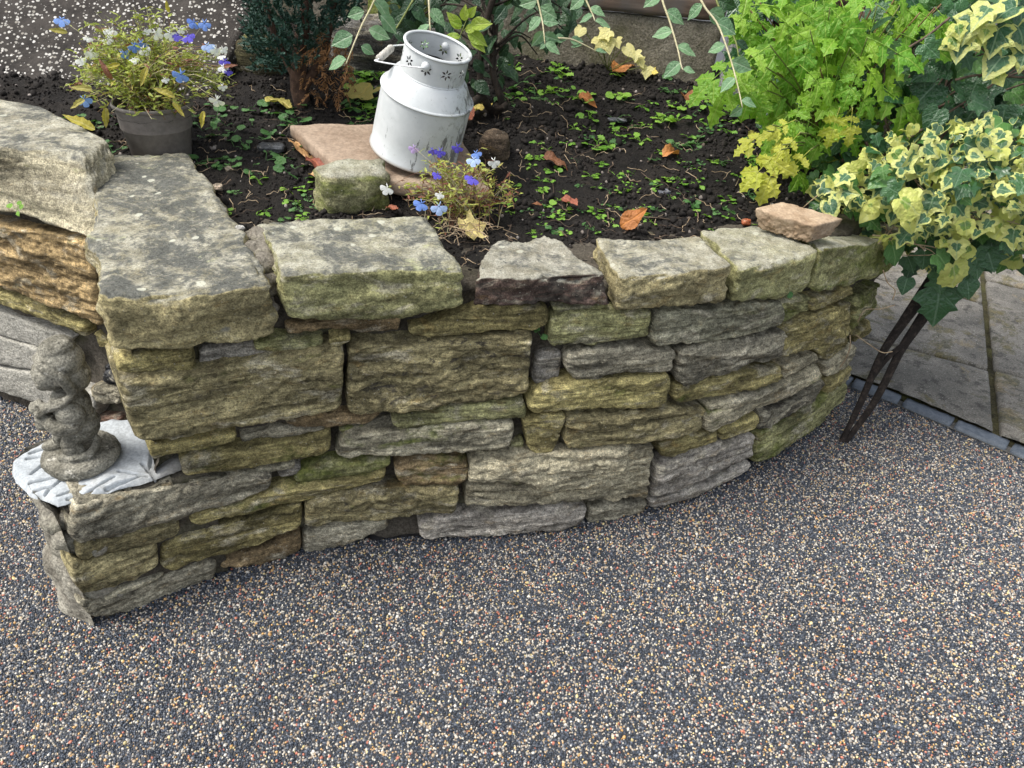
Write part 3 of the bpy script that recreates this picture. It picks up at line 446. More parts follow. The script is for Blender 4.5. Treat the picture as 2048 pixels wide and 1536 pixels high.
def relief(V,L,D,H,sty,seed,amp=1.):
    """displacement (m) along the outward direction for bedded or rough sandstone"""
    p=V+seed*3.71; sm=min(1.,H/.07)
    d=.0075*fbm(p*np.array([9,9,20]),4,seed)+.0034*fbm(p*70,4,seed+3,.6)-.006*np.clip(.16-np.abs(fbm(p*np.array([13,13,34]),3,seed+17)),0,1)/.16
    if sty in 'sf':
        tl=p[:,2]+.011*vnoise(p*np.array([6,6,3]),seed+5)+.09*math.sin(seed)*p[:,0]
        for lay,am,fq in ((.019,.0058,5.),(.0085,.0028,9.)):
            q=tl/lay; i=np.floor(q); f=q-i; f=np.clip((f-.38)/.24,0,1); f=f*f*(3-2*f)
            A=vnoise(np.c_[p[:,0]*fq,i*7.3,p[:,1]*2],seed+7); B=vnoise(np.c_[p[:,0]*fq,(i+1)*7.3,p[:,1]*2],seed+7)
            d=d+am*(1.8 if sty=='f' else 1.)*(A*(1-f)+B*f)
    else:
        d=d+.012*fbm(p*np.array([7,7,12]),3,seed+9,.45)
        w=np.abs(fbm(p*np.array([9,9,16]),4,seed+11)); d=d-.011*np.clip(.28-w,0,1)/.28*(.6)
        q=fbm(p*np.array([15,15,24]),2,seed+13); d=d+.004*np.round(q*2.2)
    return d*amp*(.35+.65*sm)
STC=0
def wall_stone(parent,rec,pt,depth=.10,name='stone'):
    global STC
    nm,T,Bt,pr,tint,sty,moss,dark=rec; STC+=1; seed=STC
    T=np.array(T);Bt=np.array(Bt); L=(np.ptp(T[:,0])+np.ptp(Bt[:,0]))/2; H=abs(T[:,1].mean()-Bt[:,1].mean()); D=depth+pr
    r=min(.015,H*.30) if sty!='r' else min(.013,H*.27)
    if tint=='block': r=.007
    V,F=lattice(L,D,H,.0046,r,(130,16,50),'nb')
    h=np.array([L,D,H])/2; nr=V/h; nr=np.sign(nr)*np.abs(nr)**6+1e-9; nr[:,1]=np.where(V[:,1]<0,nr[:,1],0); nr/=np.linalg.norm(nr,axis=1)[:,None]
    d=relief(V,L,D,H,sty,seed,.14 if tint=='block' else (.5 if tint=='mortar' else 1.))
    edge=.0048*fbm(V*np.array([16,16,30])+seed*5.3,3,seed+21)
    V2=V+nr*(d+edge*(np.abs(nr[:,1])<.7))[:,None]*np.array([.22,1,.45])
    a=V2[:,0]/L+.5; bq=V2[:,2]/H+.5; ac=np.clip(a,0,1); Pt=polyparam(T,ac); Pb=polyparam(Bt,ac); sz=Pb+(Pt-Pb)*bq[:,None]
    sz[:,0]+=(a-ac)*L; off=pr-(V2[:,1]+D/2)
    n=len(sz); W=pt(sz[:,0],sz[:,1],0*off); W2=pt(sz[:,0],sz[:,1],off+0*sz[:,0]) if False else None
    W=np.array([0])if False else pt(sz[:,0],sz[:,1],off)
    mb=MB(); mb.add(W,F); o=build(name,mb,m_blk if tint=='block' else m_st,parent); c=np.array(TINT[tint])*rng.uniform(.9,1.1); o.color=(*c,1); o['moss']=float(moss); o['dark']=float(dark); return o
def core(parent,pt,s0,s1,z0,z1,off,res=.012,mat=None,amp=.016,name='mortar_core',flange=.25):
    ns=max(3,int((s1-s0)/res)); nz=max(3,int((z1-z0)/res)); s=np.linspace(s0,s1,ns); z=np.linspace(z0,z1,nz)
    S2,Z2=np.meshgrid(s,z,indexing='ij'); p=np.c_[S2.ravel()*14,Z2.ravel()*22,np.zeros(S2.size)]
    o=off+amp*fbm(p,5,31); O=o.reshape(ns,nz)
    zs=np.c_[Z2,np.full(ns,z1),np.full(ns,z1-.01)]; oo=np.c_[O,np.full(ns,off-.08),np.full(ns,off-flange)]; ss=np.c_[S2,s,s]
    W=pt(ss.ravel(),zs.ravel(),oo.ravel()); mb=MB(); mb.add(W,grid(ns,nz+2)); return build(name,mb,mat or m_core,parent)
wall=thing('garden_wall','curved retaining wall of mossy sandstone blocks holding back the soil bed','garden wall',(0,1.4,0))
core(wall,wallpt,.235,3.1,-.03,.70,-.040)
core(wall,wallpt,.062,.33,-.03,.325,-.010,flange=.2,amp=.008)
# end of the wall behind the corner stone, facing the little plinth
mb=MB(); pa=wallpt(np.array([.245]),0.,-.01)[0][:2]; pdir=np.array([-.5,.866]); tt=np.linspace(0,.62,50); zz=np.linspace(-.02,.70,56); A,B_=np.meshgrid(tt,zz,indexing='ij')
dd=.014*fbm(np.c_[A.ravel()*15,B_.ravel()*20,np.zeros(A.size)],4,40)
mb.add(np.c_[pa[0]+pdir[0]*A.ravel()-pdir[1]*dd,pa[1]+pdir[1]*A.ravel()+pdir[0]*dd,B_.ravel()],grid(50,56)); build('mortar_core',mb,m_core,wall)
for rec in STONES: wall_stone(wall,rec,wallpt,.13 if rec[0] in('S1','S2','S9') else .09)
def coping(parent,front,back,zt,zb,seed,tint,dark,lich,moss,name='coping_stone',r=.014,amp=1.,labelled=None,tilt=(0,0),fbot=None):
    front=np.array(front,float);back=np.array(back,float); L=np.hypot(*(front[-1]-front[0])); D=np.hypot(*(back.mean(0)-front.mean(0))); 
    zt0,zt1=zt if isinstance(zt,tuple) else (zt,zt); H=(zt0+zt1)/2-np.mean(zb)
    V,F=lattice(L,D,H,.0062,r,(110,110,34)); h=np.array([L,D,H])/2
    nr=np.sign(V)*np.abs(V/h)**6+1e-9; nr/=np.linalg.norm(nr,axis=1)[:,None]
    top=np.clip((nr[:,2]-.6)/.3,0,1)
    d=relief(V,L,D,H,'r' if seed%2 else 's',seed+200)*(1-.72*top)*amp*.75+top*.003*fbm(V*20,4,seed)
    e=.0052*fbm(V*np.array([14,14,20])+seed*2.1,4,seed+50)*(1-top)
    V2=V+nr*(d+e)[:,None]
    a=V2[:,0]/L+.5; c=V2[:,1]/D+.5; ac=np.clip(a,0,1); Pf=polyparam(front,ac); Pb=polyparam(back,ac)
    if fbot is not None: hb=np.clip(V2[:,2]/H+.5,0,1)[:,None]; Pf=polyparam(np.array(fbot,float),ac)*(1-hb)+Pf*hb
    xy=Pf+(Pb-Pf)*c[:,None]
    ax=(front[-1]-front[0])/L; xy+=((a-ac)*L)[:,None]*ax
    ztop=zt0+(zt1-zt0)*ac; zbot=np.interp(ac,np.linspace(0,1,len(zb)),zb); z=zbot+(ztop-zbot)*(V2[:,2]/H+.5)+tilt[0]*(c-.5)+tilt[1]*(a-.5)
    mb=MB(); mb.add(np.c_[xy,z],F); o=build(name,mb,m_cop,parent); o.color=(*(np.array(TINT.get(tint,tint))),1); o['dark']=dark;o['lich']=lich;o['moss']=moss
    if labelled: o['label']=labelled
    return o
def wf(s,off=.03): return [tuple(p[:2]) for p in wallpt(np.array(s),0.,off)]
coping(wall,[(-.725,1.145),(-.62,1.162),(-.512,1.208),(-.452,1.25)],[(-1.08,1.83),(-1.0,1.86),(-.93,1.88),(-.863,1.902)],.777,[.66,.648,.65,.655,.668],1,'warm',.2,.95,.3,r=.016,labelled='large lichen covered corner coping stone')
coping(wall,wf([.528,.69,.873]),[(-.56,1.50),(-.46,1.543),(-.338,1.581),(-.22,1.617)],.779,[.683,.672,.672,.695],2,'olive',.2,.85,.3,r=.011)
coping(wall,wf([.887,1.03,1.178]),[(-.06,1.55),(-.018,1.564),(.031,1.587),(.07,1.60)],.756,[.688,.690,.690],3,(.12,.082,.066),.75,.62,.1,r=.007,labelled='flat coping stone with a dark reddish brown front face')
coping(wall,wf([1.196,1.325,1.47]),[(.162,1.642),(.29,1.661),(.411,1.698)],.744,[.668,.655,.65],4,'warm',.25,.6,.2,labelled='coping stone with a pinkish weathered top')
coping(wall,wf([1.49,1.62,1.745]),[(.424,1.773),(.548,1.822),(.633,1.825)],.731,[.645,.625,.617],6,'olive',.3,.6,.45)
coping(wall,wf([1.757,1.9,2.02,2.12]),[(.655,1.83),(.75,1.88),(.85,1.97)],(.733,.668),[.612,.585,.583,.56],7,'olive',.15,.35,.75)
coping(wall,wf([2.135,2.3,2.5]),[(.88,2.03),(.90,2.2),(.93,2.38)],(.665,.66),[.55,.55,.55],8,'olive',.15,.3,.8)
# rough mortar left between the two first coping stones
def lump(parent,pos,rad,seed,mat,name,noise=.35,sq=(1,1,.7),**kw):
    V,F=ICO3; V=V*np.array(sq)*rad; V=V*(1+noise*fbm(V/rad*1.6+seed,4,seed))[:,None]; mb=MB(); mb.add(V+np.array(pos),F); return build(name,mb,mat,parent,**kw)
m_lump=m_mortar('weathered_mortar',(.14,.125,.10),(.27,.245,.20),.3)
for i,(p,r_) in enumerate((((-.50,1.33,.725),.034),((-.515,1.375,.735),.036),((-.535,1.43,.748),.036),((-.555,1.475,.752),.03),((-.487,1.29,.70),.025))): lump(wall,p,r_,i,m_lump,'joint_mortar')
# ---- side wall
side=thing('side_wall','short wall of ochre sandstone above grey concrete blocks behind the gnome','garden wall',(-1.4,1.8,0))
core(side,retpt,-1.2,.92,-.03,.70,-.022)
for rec in RSTONES:
    if rec[4]=='block': rec=rec
    o=wall_stone(side,rec if rec[5]!='q' else rec[:5]+('s',)+rec[6:],retpt,.09,'concrete_block' if rec[4]=='block' else 'stone')
# rough render over the blocks
rec=("Rc",[(-.35,.362),(.16,.356),(.3,.355),(.44,.36)],[(-.35,.275),(.12,.27),(.28,.28),(.38,.31)],.006,'block','r',0.,0.); o=wall_stone(side,rec,retpt,.06,'render_patch')
def rf(ws,off): return [tuple(p[:2]) for p in retpt(np.array(ws),0.,off)]
coping(side,[tuple(on_z(q,w,.845)[:2]) for q,w in ((-25,297),(70,300),(168,309))],[tuple(on_z(q,w,.845)[:2]) for q,w in ((-25,200),(80,213),(222,282))],(.85,.845),[.688,.69,.688],11,'palewarm',.3,.78,.3,r=.016,amp=.75,fbot=rf([.12,.38,.70],.04))
coping(side,rf([-.55,-.25,.08],.03),[(-2.0,2.36),(-1.7,2.25),(-1.40,2.02)],(.85,.853),[.69,.688,.688],12,'grey',.3,.75,.3,r=.02)
# ---------------- little plinth at the wall's left end ----------------
PZ=.345
pl=[(-.872,1.068),(-.80,1.116),(-.738,1.160),(-.69,1.192),(-.66,1.26),(-.80,1.37),(-.93,1.34),(-1.02,1.23),(-1.035,1.19),(-.985,1.13),(-.937,1.092)]
# side face of the plinth: rough mortar with buried stones
b=NB('fresh_mortar'); v=b.coord(rnd=False); n1=b.noise(v,9,5,.6); g=b.noise(v,190,3); dirt=b.noise(v,7,6,.7)
col=b.mix(b.mr(n1,.3,.7),(.32,.345,.36),(.44,.465,.48)); sepx=b.n('ShaderNodeSeparateXYZ'); b.put(sepx.inputs[0],v)
col=b.mix(b.mr(b.math('ADD',sepx.outputs[0],b.math('MULTIPLY',dirt,.12)),.13,.21,0,.8),col,(.19,.175,.145)); col=b.mix(b.mr(dirt,.56,.7,0,.6),col,(.25,.235,.2)); col=b.mix(1.,col,b.gray(b.mr(g,.3,.7,.85,1.15)),'MULTIPLY')
m_fresh=b.done(b.bsdf(col,.9,b.bump(b.math('ADD',b.noise(v,55,5,.7),b.math('MULTIPLY',g,.2)),.5,.004),.2))
def sd_poly(P,poly):
    poly=np.array(poly); d=np.full(len(P),9.)
    for i in range(len(poly)):
        a=poly[i];e=poly[(i+1)%len(poly)]-a; w=P-a; t=np.clip((w@e)/(e@e),0,1); d=np.minimum(d,np.hypot(*(w-t[:,None]*e).T))
    return np.where(pts_in_poly(P,[tuple(p) for p in poly]),d,-d)
scr=[((-1.0,1.21),(-.965,1.235)),((-1.0,1.195),(-.945,1.21)),((-.965,1.15),(-.955,1.185)),((-.955,1.125),(-.905,1.15)),((-.91,1.10),(-.90,1.14)),((-.88,1.095),(-.845,1.13)),((-.935,1.105),(-.91,1.118)),((-.83,1.105),(-.80,1.16)),((-.80,1.125),(-.755,1.17)),((-.80,1.18),(-.74,1.175)),((-.86,1.09),(-.83,1.10)),((-.765,1.21),(-.72,1.17)),((-.76,1.25),(-.745,1.2))]
r_=.0019; xs=np.arange(-1.08,-.62,r_); ys=np.arange(1.03,1.42,r_); X,Y=np.meshgrid(xs,ys,indexing='ij'); Q=np.c_[X.ravel(),Y.ravel()]
wob=.008*fbm(np.c_[Q*22,np.zeros(len(Q))],3,61); sd=sd_poly(Q,pl)+wob
gsx,gsy=np.gradient(sd.reshape(len(xs),len(ys)),r_); G_=np.c_[gsx.ravel(),gsy.ravel()]; G_/=np.hypot(*G_.T)[:,None]+1e-9
zq=PZ+.004*fbm(np.c_[Q*16,np.zeros(len(Q))],4,62)+.0012*fbm(np.c_[Q*60,np.zeros(len(Q))],2,66)-.012*np.clip(1-sd/.018,0,1)**2
for a,e in scr:
    a=np.array(a);d=np.array(e)-a; w=Q-a; t=np.clip((w@d)/(d@d),0,1); ds=np.hypot(*(w-t[:,None]*d).T); zq-=.012*np.clip(1.25-ds/.0034,0,1)
zq+=.03*np.clip((Q[:,0]+.74)/.08,0,1)*np.clip(1-(1.30-Q[:,1])/.2,0,1)
F=grid(len(xs),len(ys)); ok=sd>0; F=F[ok[F].any(1)]; Qm=Q-np.where(sd<0,sd,0)[:,None]*G_; Q=np.where((np.abs(sd)<.008)[:,None],Qm,Q); zq=np.where(sd<0,PZ-.012+.004*fbm(np.c_[Q*16,np.zeros(len(Q))],4,62),zq); use=np.unique(F); mp=np.full(len(Q),-1); mp[use]=np.arange(len(use))
mb=MB(); mb.add(np.c_[Q,zq][use],mp[F]); build('mortar_cap',mb,m_fresh,wall,label='pale grey mortar cap scored with short scratches')
P2=np.array(pl+[pl[0]]); seq=P2[[4,5,6,7,8,9,10,11]]; seq[-1]=(-.868,1.050); ds=np.r_[0,np.cumsum(np.hypot(*np.diff(seq,axis=0).T))]; tt=np.linspace(0,ds[-1],110); zz=np.linspace(-.02,PZ-.004,70)
A,Z2=np.meshgrid(tt,zz,indexing='ij'); cx=np.interp(A.ravel(),ds,seq[:,0]);cy=np.interp(A.ravel(),ds,seq[:,1]); ctr=np.array([-.83,1.24]); rd=np.c_[cx,cy]-ctr; rl=np.hypot(*rd.T); rd/=rl[:,None]
inw=np.interp(Z2.ravel()/PZ,[0,.35,.62,.85,1],[.02,.0,-.03,-.02,-.006])*np.clip((ds[-1]-A.ravel())/.06+.15,0,1)
dd=inw+.014*fbm(np.c_[A.ravel()*16,Z2.ravel()*20,np.zeros(A.size)],5,64)*np.clip((ds[-1]-A.ravel())/.05,0.1,1)
mb=MB(); mb.add(np.c_[cx+rd[:,0]*dd,cy+rd[:,1]*dd,Z2.ravel()],grid(110,70)); m_plinth=m_mortar('plinth_mortar',(.17,.155,.125),(.34,.32,.265),.2); build('mortar_side',mb,m_plinth,wall)
for i,(px_,py_,pz_,rr) in enumerate(((-.858,1.102,.285,.038),(-.852,1.102,.215,.038),(-.86,1.108,.135,.042),(-.86,1.11,.045,.046),(-.905,1.125,.26,.05),(-.90,1.125,.17,.05),(-.91,1.13,.07,.055),(-.955,1.185,.25,.05),(-.945,1.17,.13,.055),(-.95,1.19,.04,.055),(-.885,1.10,.225,.042),(-.875,1.095,.10,.05))): lump(wall,(px_,py_,pz_),rr,i+30,m_plinth,'rubble',.28,(1,.9,.8))
# ---------------- garden gnome ----------------
b=NB('weathered_concrete'); v=b.coord(rnd=False); n1=b.noise(v,22,6,.65); g=b.noise(v,240,3); n2=b.noise(v,55,6,.75)
col=b.mix(b.mr(n1,.35,.68),(.115,.108,.085),(.29,.275,.225)); col=b.mix(b.mr(n2,.55,.66,0,.8),col,(.045,.043,.036)); col=b.mix(b.mr(b.noise(v,40,5,.7),.60,.68,0,.8),col,(.45,.43,.37)); col=b.mix(1.,col,b.gray(b.mr(g,.3,.7,.65,1.35)),'MULTIPLY')
m_conc=b.done(b.bsdf(col,.92,b.bump(b.math('ADD',n2,b.math('MULTIPLY',g,.5)),1.,.004),.2))
GP=np.array([-.888,1.205,PZ+.004]); gf=np.array([-.93,-.37,0]); gf/=np.linalg.norm(gf); gs=np.array([-gf[1],gf[0],0])   # facing, its left side
if gs[1]>0: gs=-gs                                                        # gs points to the viewer
def gp(f,s,h): return GP+gf*f+gs*s+np.array([0,0,h])
mb=MB()
def ell(f,s,h,rf_,rs,rh,sub=ICO3,tilt=0.):
    V,F=sub; x,y,z=V[:,0]*rf_,V[:,1]*rs,V[:,2]*rh; ct,stt=math.cos(tilt),math.sin(tilt); x,z=x*ct+z*stt,-x*stt+z*ct
    mb.add(gp(f,s,h)+x[:,None]*gf+y[:,None]*gs+z[:,None]*np.array([0,0,1]),F)
def limb(pts,rad,n=12):
    P=spline([gp(*p) for p in pts],14); R=np.interp(np.linspace(0,1,14),np.linspace(0,1,len(rad)),rad); V,F=tube(P,R,n); mb.add(V,F)
    for p,r0 in ((P[0],R[0]),(P[-1],R[-1])): mb.add(ICO2[0]*r0+p,ICO2[1])
th=np.linspace(0,2*np.pi,64,endpoint=False)
V,F=lathe([(0.001,-.004),(.070,-.004),(.074,.006),(.072,.018),(.064,.026),(.03,.031),(.001,.032)],48); V=V*(1+.04*fbm(V*30,3,3))[:,None]; mb.add(gp(0,0,0)+V*np.array([1.0,1.0,1]),F)
# feet, legs, hips and skirt
limb([(.0,.020,.078),(.010,.030,.056),(-.004,.030,.038)],[.022,.019,.016]); ell(.010,.034,.034,.026,.015,.011)
limb([(.018,-.012,.078),(.032,-.014,.058),(.026,-.014,.04)],[.021,.019,.016]); ell(.046,-.012,.035,.024,.015,.011)
limb([(-.026,.022,.078),(-.042,.026,.058),(-.026,.042,.039),(.008,.048,.036)],[.007,.0085,.0085,.006],8)
ell(-.012,.006,.080,.038,.036,.026)
V,F=lathe([(.001,.088),(.040,.088),(.0445,.092),(.040,.100),(.035,.110),(.036,.128),(.037,.146),(.033,.160),(.022,.176),(.001,.182)],40); mb.add(gp(-.006,0,0)+V*np.array([1.08,1,1]),F)
V,F=lathe([(.030,.106),(.0385,.107),(.0395,.111),(.031,.115)],40); mb.add(gp(-.006,0,0)+V*np.array([1.08,1,1]),F)
# arms round a bundle
ell(-.008,.034,.132,.029,.021,.032,ICO3,.25); limb([(-.006,.040,.112),(.022,.040,.108),(.046,.020,.122)],[.018,.016,.012])
ell(-.004,-.034,.132,.027,.020,.030); limb([(-.002,-.038,.112),(.026,-.034,.110),(.046,-.012,.122)],[.016,.015,.012])
for q in ((.050,.016,.122,.015),(.052,-.006,.124,.015),(.056,.006,.142,.016),(.054,.018,.108,.013),(.058,-.004,.108,.012),(.050,.022,.136,.011)): ell(q[0],q[1],q[2],q[3],q[3],q[3]*.9)
for k in range(4): limb([(.052,.026,.128-.0065*k),(.060,.016,.126-.0065*k),(.062,.004,.128-.0065*k)],[.0035,.0042,.003],6)
# ruffled beard under the chin
for k in range(6):
    u=k/5; limb([(-.020+.040*u,.040-.008*u,.178-.002*k),(.002+.034*u,.042-.008*u,.164-.004*k+.008*u),(.032+.016*u,.028-.020*u,.152+.000*k+.008*u)],[.006,.0075,.0045],8)
# head with face, hooded hair swept back
ell(.012,0,.214,.036,.034,.034,ICO4); ell(.038,0,.208,.011,.0095,.010); ell(.030,.015,.2025,.013,.012,.010); ell(.030,-.015,.2025,.013,.012,.010); ell(.032,0,.190,.014,.016,.010); ell(.036,0,.197,.008,.012,.0045)
ell(.036,.013,.217,.006,.007,.0052); ell(.036,-.013,.217,.006,.007,.0052); limb([(.036,.022,.223),(.042,.012,.2275),(.042,.003,.224)],[.003,.0042,.003],6); limb([(.036,-.022,.223),(.042,-.012,.2275),(.042,-.003,.224)],[.003,.0042,.003],6)
ell(-.004,.034,.212,.008,.006,.011)
ell(-.012,0,.240,.046,.042,.040,ICO4,.35); ell(-.03,0,.206,.030,.036,.036,ICO3); ell(-.012,0,.268,.036,.032,.024,ICO3,.2); limb([(.030,.0,.252),(.016,.032,.246),(-.012,.040,.226),(-.024,.034,.19)],[.007,.009,.011,.012]); limb([(.030,.0,.252),(.016,-.032,.246),(-.012,-.040,.226),(-.024,-.034,.19)],[.007,.009,.011,.012])
tmp=obj('statue_raw',mb.mesh('statue_raw',m_conc))
md=tmp.modifiers.new('r','REMESH'); md.mode='VOXEL'; md.voxel_size=.0018
dg=bpy.context.evaluated_depsgraph_get(); me=bpy.data.meshes.new_from_object(tmp.evaluated_get(dg)); bpy.data.objects.remove(tmp)
co=np.empty(len(me.vertices)*3,np.float32); me.vertices.foreach_get('co',co); co=co.reshape(-1,3).astype(float)
rel_=co-GP; sq=1-.06*np.clip((rel_[:,2]-.03)/.03,0,1); ff=rel_@gf; fs_=rel_@gs; co=GP+np.outer(ff*sq-.006*np.clip((rel_[:,2]-.03)/.05,0,1),gf)+np.outer(fs_*sq,gs)+np.outer(rel_[:,2],[0,0,1]); rd=co-GP; co=co+(.0011*fbm(co*110,3,71)+.0009*fbm(co*260,2,72))[:,None]*(rd/np.linalg.norm(rd,axis=1)[:,None]); me.vertices.foreach_set('co',(co-GP).astype(np.float32).ravel()); me.polygons.foreach_set('use_smooth',np.ones(len(me.polygons),bool)); me.materials.clear(); me.materials.append(m_conc); me.name='garden_gnome'
tag(obj('garden_gnome',me,loc=GP),'weathered concrete gnome statue with hooded hair standing on a round base on the mortared plinth','statue')
# ---------------- soil ----------------
b=NB('damp_soil'); v=b.coord(rnd=False); n1=b.noise(v,8,6,.65); n2=b.noise(v,60,6,.75); g=b.noise(v,240,4,.7)
col=b.mix(b.mr(n1,.35,.65),(.009,.0075,.0065),(.021,.017,.0135)); col=b.mix(b.mr(b.noise(v,14,5,.7),.58,.7,0,.6),col,(.04,.03,.02)); col=b.mix(1.,col,b.gray(b.mr(n2,.3,.7,.6,1.5)),'MULTIPLY')
m_soil=b.done(b.bsdf(col,.85,b.bump(b.math('ADD',n2,b.math('MULTIPLY',g,.4)),1.,.012),.3))
b=NB('soil_crumb'); c_=b.oattr('col','INSTANCER','Color'); m_crumb=b.done(b.bsdf(c_,.85,None,.25))
inn=[tuple(p[:2]) for p in wallpt(np.linspace(.50,2.85,60),0.,-.11)]
SOILP=inn+[(1.28,2.83),(-2.6,3.22),(-2.6,2.42),tuple(RA-RE*.2-RN*.15),(-1.06,1.76),(-.70,1.36)]
r_=.011; xs=np.arange(-2.6,1.5,r_); ys=np.arange(1.25,3.25,r_); X,Y=np.meshgrid(xs,ys,indexing='ij'); Q=np.c_[X.ravel(),Y.ravel()]
def soil_h(Q): 
    return soil_z(Q[:,0],Q[:,1])+.010*fbm(np.c_[Q*9,np.zeros(len(Q))],3,81)+.006*fbm(np.c_[Q*38,np.zeros(len(Q))],3,82)-.006
zq=soil_h(Q); ok=pts_in_poly(Q,SOILP); F=grid(len(xs),len(ys)); F=F[ok[F].all(1)]; use=np.unique(F); mp=np.full(len(Q),-1); mp[use]=np.arange(len(use))
mb=MB(); mb.add(np.c_[Q,zq][use],mp[F]); build('soil_bed',mb,m_soil,origin=(0,2.2,.75),kind='structure')
n=42000; Q=np.c_[rng.uniform(-2.1,1.4,n),rng.uniform(1.35,3.05,n)]; Q=Q[pts_in_poly(Q,SOILP)&(np.abs(Q[:,0])<.66*Q[:,1]+.35)]; n=len(Q)
clump=np.clip(vnoise(np.c_[Q*7,np.zeros(n)],5)+.6,0,1.5); Sz=np.clip(rng.lognormal(math.log(.0027),.5,n)*(.6+.6*clump),.0012,.011)
Cc=np.array([.0125,.0105,.009])*rng.uniform(.6,1.7,(n,1)); pb=rng.random(n)<.022; Cc[pb]=rng.choice(3,pb.sum())[:,None]*np.array([.09,.085,.08])+np.array([.09,.07,.055]); Sz[pb]=rng.uniform(.002,.006,pb.sum())
points_cloud('soil_crumbs',np.c_[Q,soil_h(Q)+Sz*.35],Sz,Cc,rng.uniform(0,6.3,(n,3)),m_crumb,2,(1.2,1,.75),'stuff',.55)
m_root=m_simple('root_fibre',(.24,.17,.10),(.46,.36,.24),30,.8)
m_twig=m_simple('twig_bark',(.05,.035,.025),(.14,.10,.07),60,.85)
mb=MB(); mt=MB()
for i in range(480):
    while True:
        x,y=rng.uniform(-1.2,1.1),1.5+rng.beta(1.1,2.)*1.4
        if pts_in_poly(np.array([[x,y]]),SOILP)[0]: break
    a=rng.uniform(0,6.28); L=rng.uniform(.02,.075)*(2.2 if i%12==0 else 1); P=[]
    for k in range(7):
        P.append((x,y,float(soil_h(np.array([[x,y]]))[0])+.004+.006*rng.random())); a+=rng.normal(0,.45); x+=math.cos(a)*L/6; y+=math.sin(a)*L/6
    big=i%9==0; V,F=tube(P,np.linspace(.0022 if big else .0010,.0006,7),5); (mt if (big or i%3==0) else mb).add(V,F)
build('root_fibres',mb,m_root,kind='stuff'); build('twig_litter',mt,m_twig,kind='stuff')
# ---------------- milk can ----------------
b=NB('white_enamel'); v=b.coord(rnd=False); n1=b.noise(v,16,6,.7); ng=b.noise(v,60,6,.8); sepx=b.n('ShaderNodeSeparateXYZ'); b.put(sepx.inputs[0],v)
vs=b.n('ShaderNodeVectorMath',operation='MULTIPLY'); b.put(vs.inputs[0],v); vs.inputs[1].default_value=(34,34,9); stk=b.noise(vs.outputs[0],1.,6,.75)
col=b.mix(b.mr(n1,.35,.65),(.50,.525,.525),(.565,.585,.585))
side_=b.mr(sepx.outputs[0],.0,.115,0,.17); low=b.mr(sepx.outputs[2],.16,.04,0,.05)
col=b.mix(b.mr(b.math('ADD',b.math('ADD',stk,side_),low),.665,.71),col,(.16,.165,.165))
col=b.mix(b.mr(b.math('ADD',ng,b.math('MULTIPLY',side_,.6)),.60,.70,0,.65),col,(.28,.285,.27)); col=b.mix(b.mr(b.noise(v,28,5,.7),.62,.75,0,.35),col,(.40,.37,.28))
col=b.mix(b.mr(sepx.outputs[2],.012,.003,0,.6),col,(.22,.15,.09))
m_can=b.done(b.bsdf(col,.38,b.bump(ng,.06,.002),.45))
m_dark=m_simple('dark_gap',(.03,.03,.03),(.05,.05,.05))
m_wire=m_simple('handle_wire',(.6,.62,.62),(.75,.76,.75),40,.5); m_rope=m_simple('handle_grip',(.30,.285,.25),(.5,.48,.43),90,.85)
# sandstone slab under the can
SC=[on_soil(578,247,.045),on_soil(692,352,.045),on_soil(985,384,.03),on_soil(905,246,.045)]
m_slab=m_simple('brown_sandstone_slab',(.225,.165,.118),(.325,.25,.185),14,.85,.35,.003,.25)
def prism(name,top,th,mat,parent=None,res=.009,r=.006,seed=0,amp=.0035,**kw):
    top=[np.array(p) for p in top]; fr=[top[1],top[2]]; bk=[top[0],top[3]]
    L=np.linalg.norm(fr[1]-fr[0]); D=np.linalg.norm((bk[0]+bk[1]-fr[0]-fr[1])/2); V,F=lattice(L,D,th,res,r,(70,70,14)); V=V+fbm(V*25+seed,4,seed)[:,None]*amp*np.array([1,1,.6])
    a=V[:,0]/L+.5;c=V[:,1]/D+.5; A=fr[0]+(fr[1]-fr[0])*a[:,None]; B_=bk[0]+(bk[1]-bk[0])*a[:,None]; W=A+(B_-A)*c[:,None]; W[:,2]+=V[:,2]-th/2
    mb=MB(); mb.add(W,F); return build(name,mb,mat,parent,**kw)
tag(prism('stone_slab',SC,.036,m_slab,seed=3),'flat brown sandstone slab lying on the soil under the white milk can','stone slab')
cb=at(828,300,2.0); cb=on_soil(828,302,.05); CA=np.array([.235,-.14,.96]); CA/=np.linalg.norm(CA); cx_=np.cross([0,1,0],CA); cx_/=np.linalg.norm(cx_); cy_=np.cross(CA,cx_)
CM=np.stack([cx_,cy_,CA],1)
can=thing('milk_can','tilted white enamelled milk can with pierced flower collar standing on the brown slab','milk can',cb)
can.rotation_euler=Matrix(CM.tolist()).to_euler()
RB=.1135; ZS=.163; RN_=.079; ZN=.212; ZT=.277
def part(name,V,F,mat,parent,smooth=True,**att):
    mb=MB(); mb.add(V,F); o=obj(name,mb.mesh(name,mat,smooth),parent); return o
V,F=lathe([(.001,.001),(RB*.98,0),(RB+.003,.002),(RB+.0035,.006),(RB,.010),(RB+.0005,.06),(RB,.12),(RB,ZS)],96); part('body',V,F,m_can,can)
V,F=lathe([(RB,ZS),(RB-.004,ZS+.0075),(RN_+.012,ZN-.010),(RN_+.004,ZN-.002),(RN_,ZN),(RN_-.002,ZN-.001),(RB-.004,ZS),(RB-.004,ZS-.02)],96); part('shoulder',V,F,m_can,can)
a=np.linspace(0,2*np.pi,12); V,F=lathe([(RB+.0008+.0034*math.cos(t),ZS+.0035*math.sin(t)) for t in a],96); part('shoulder_seam',V,F,m_can,can)
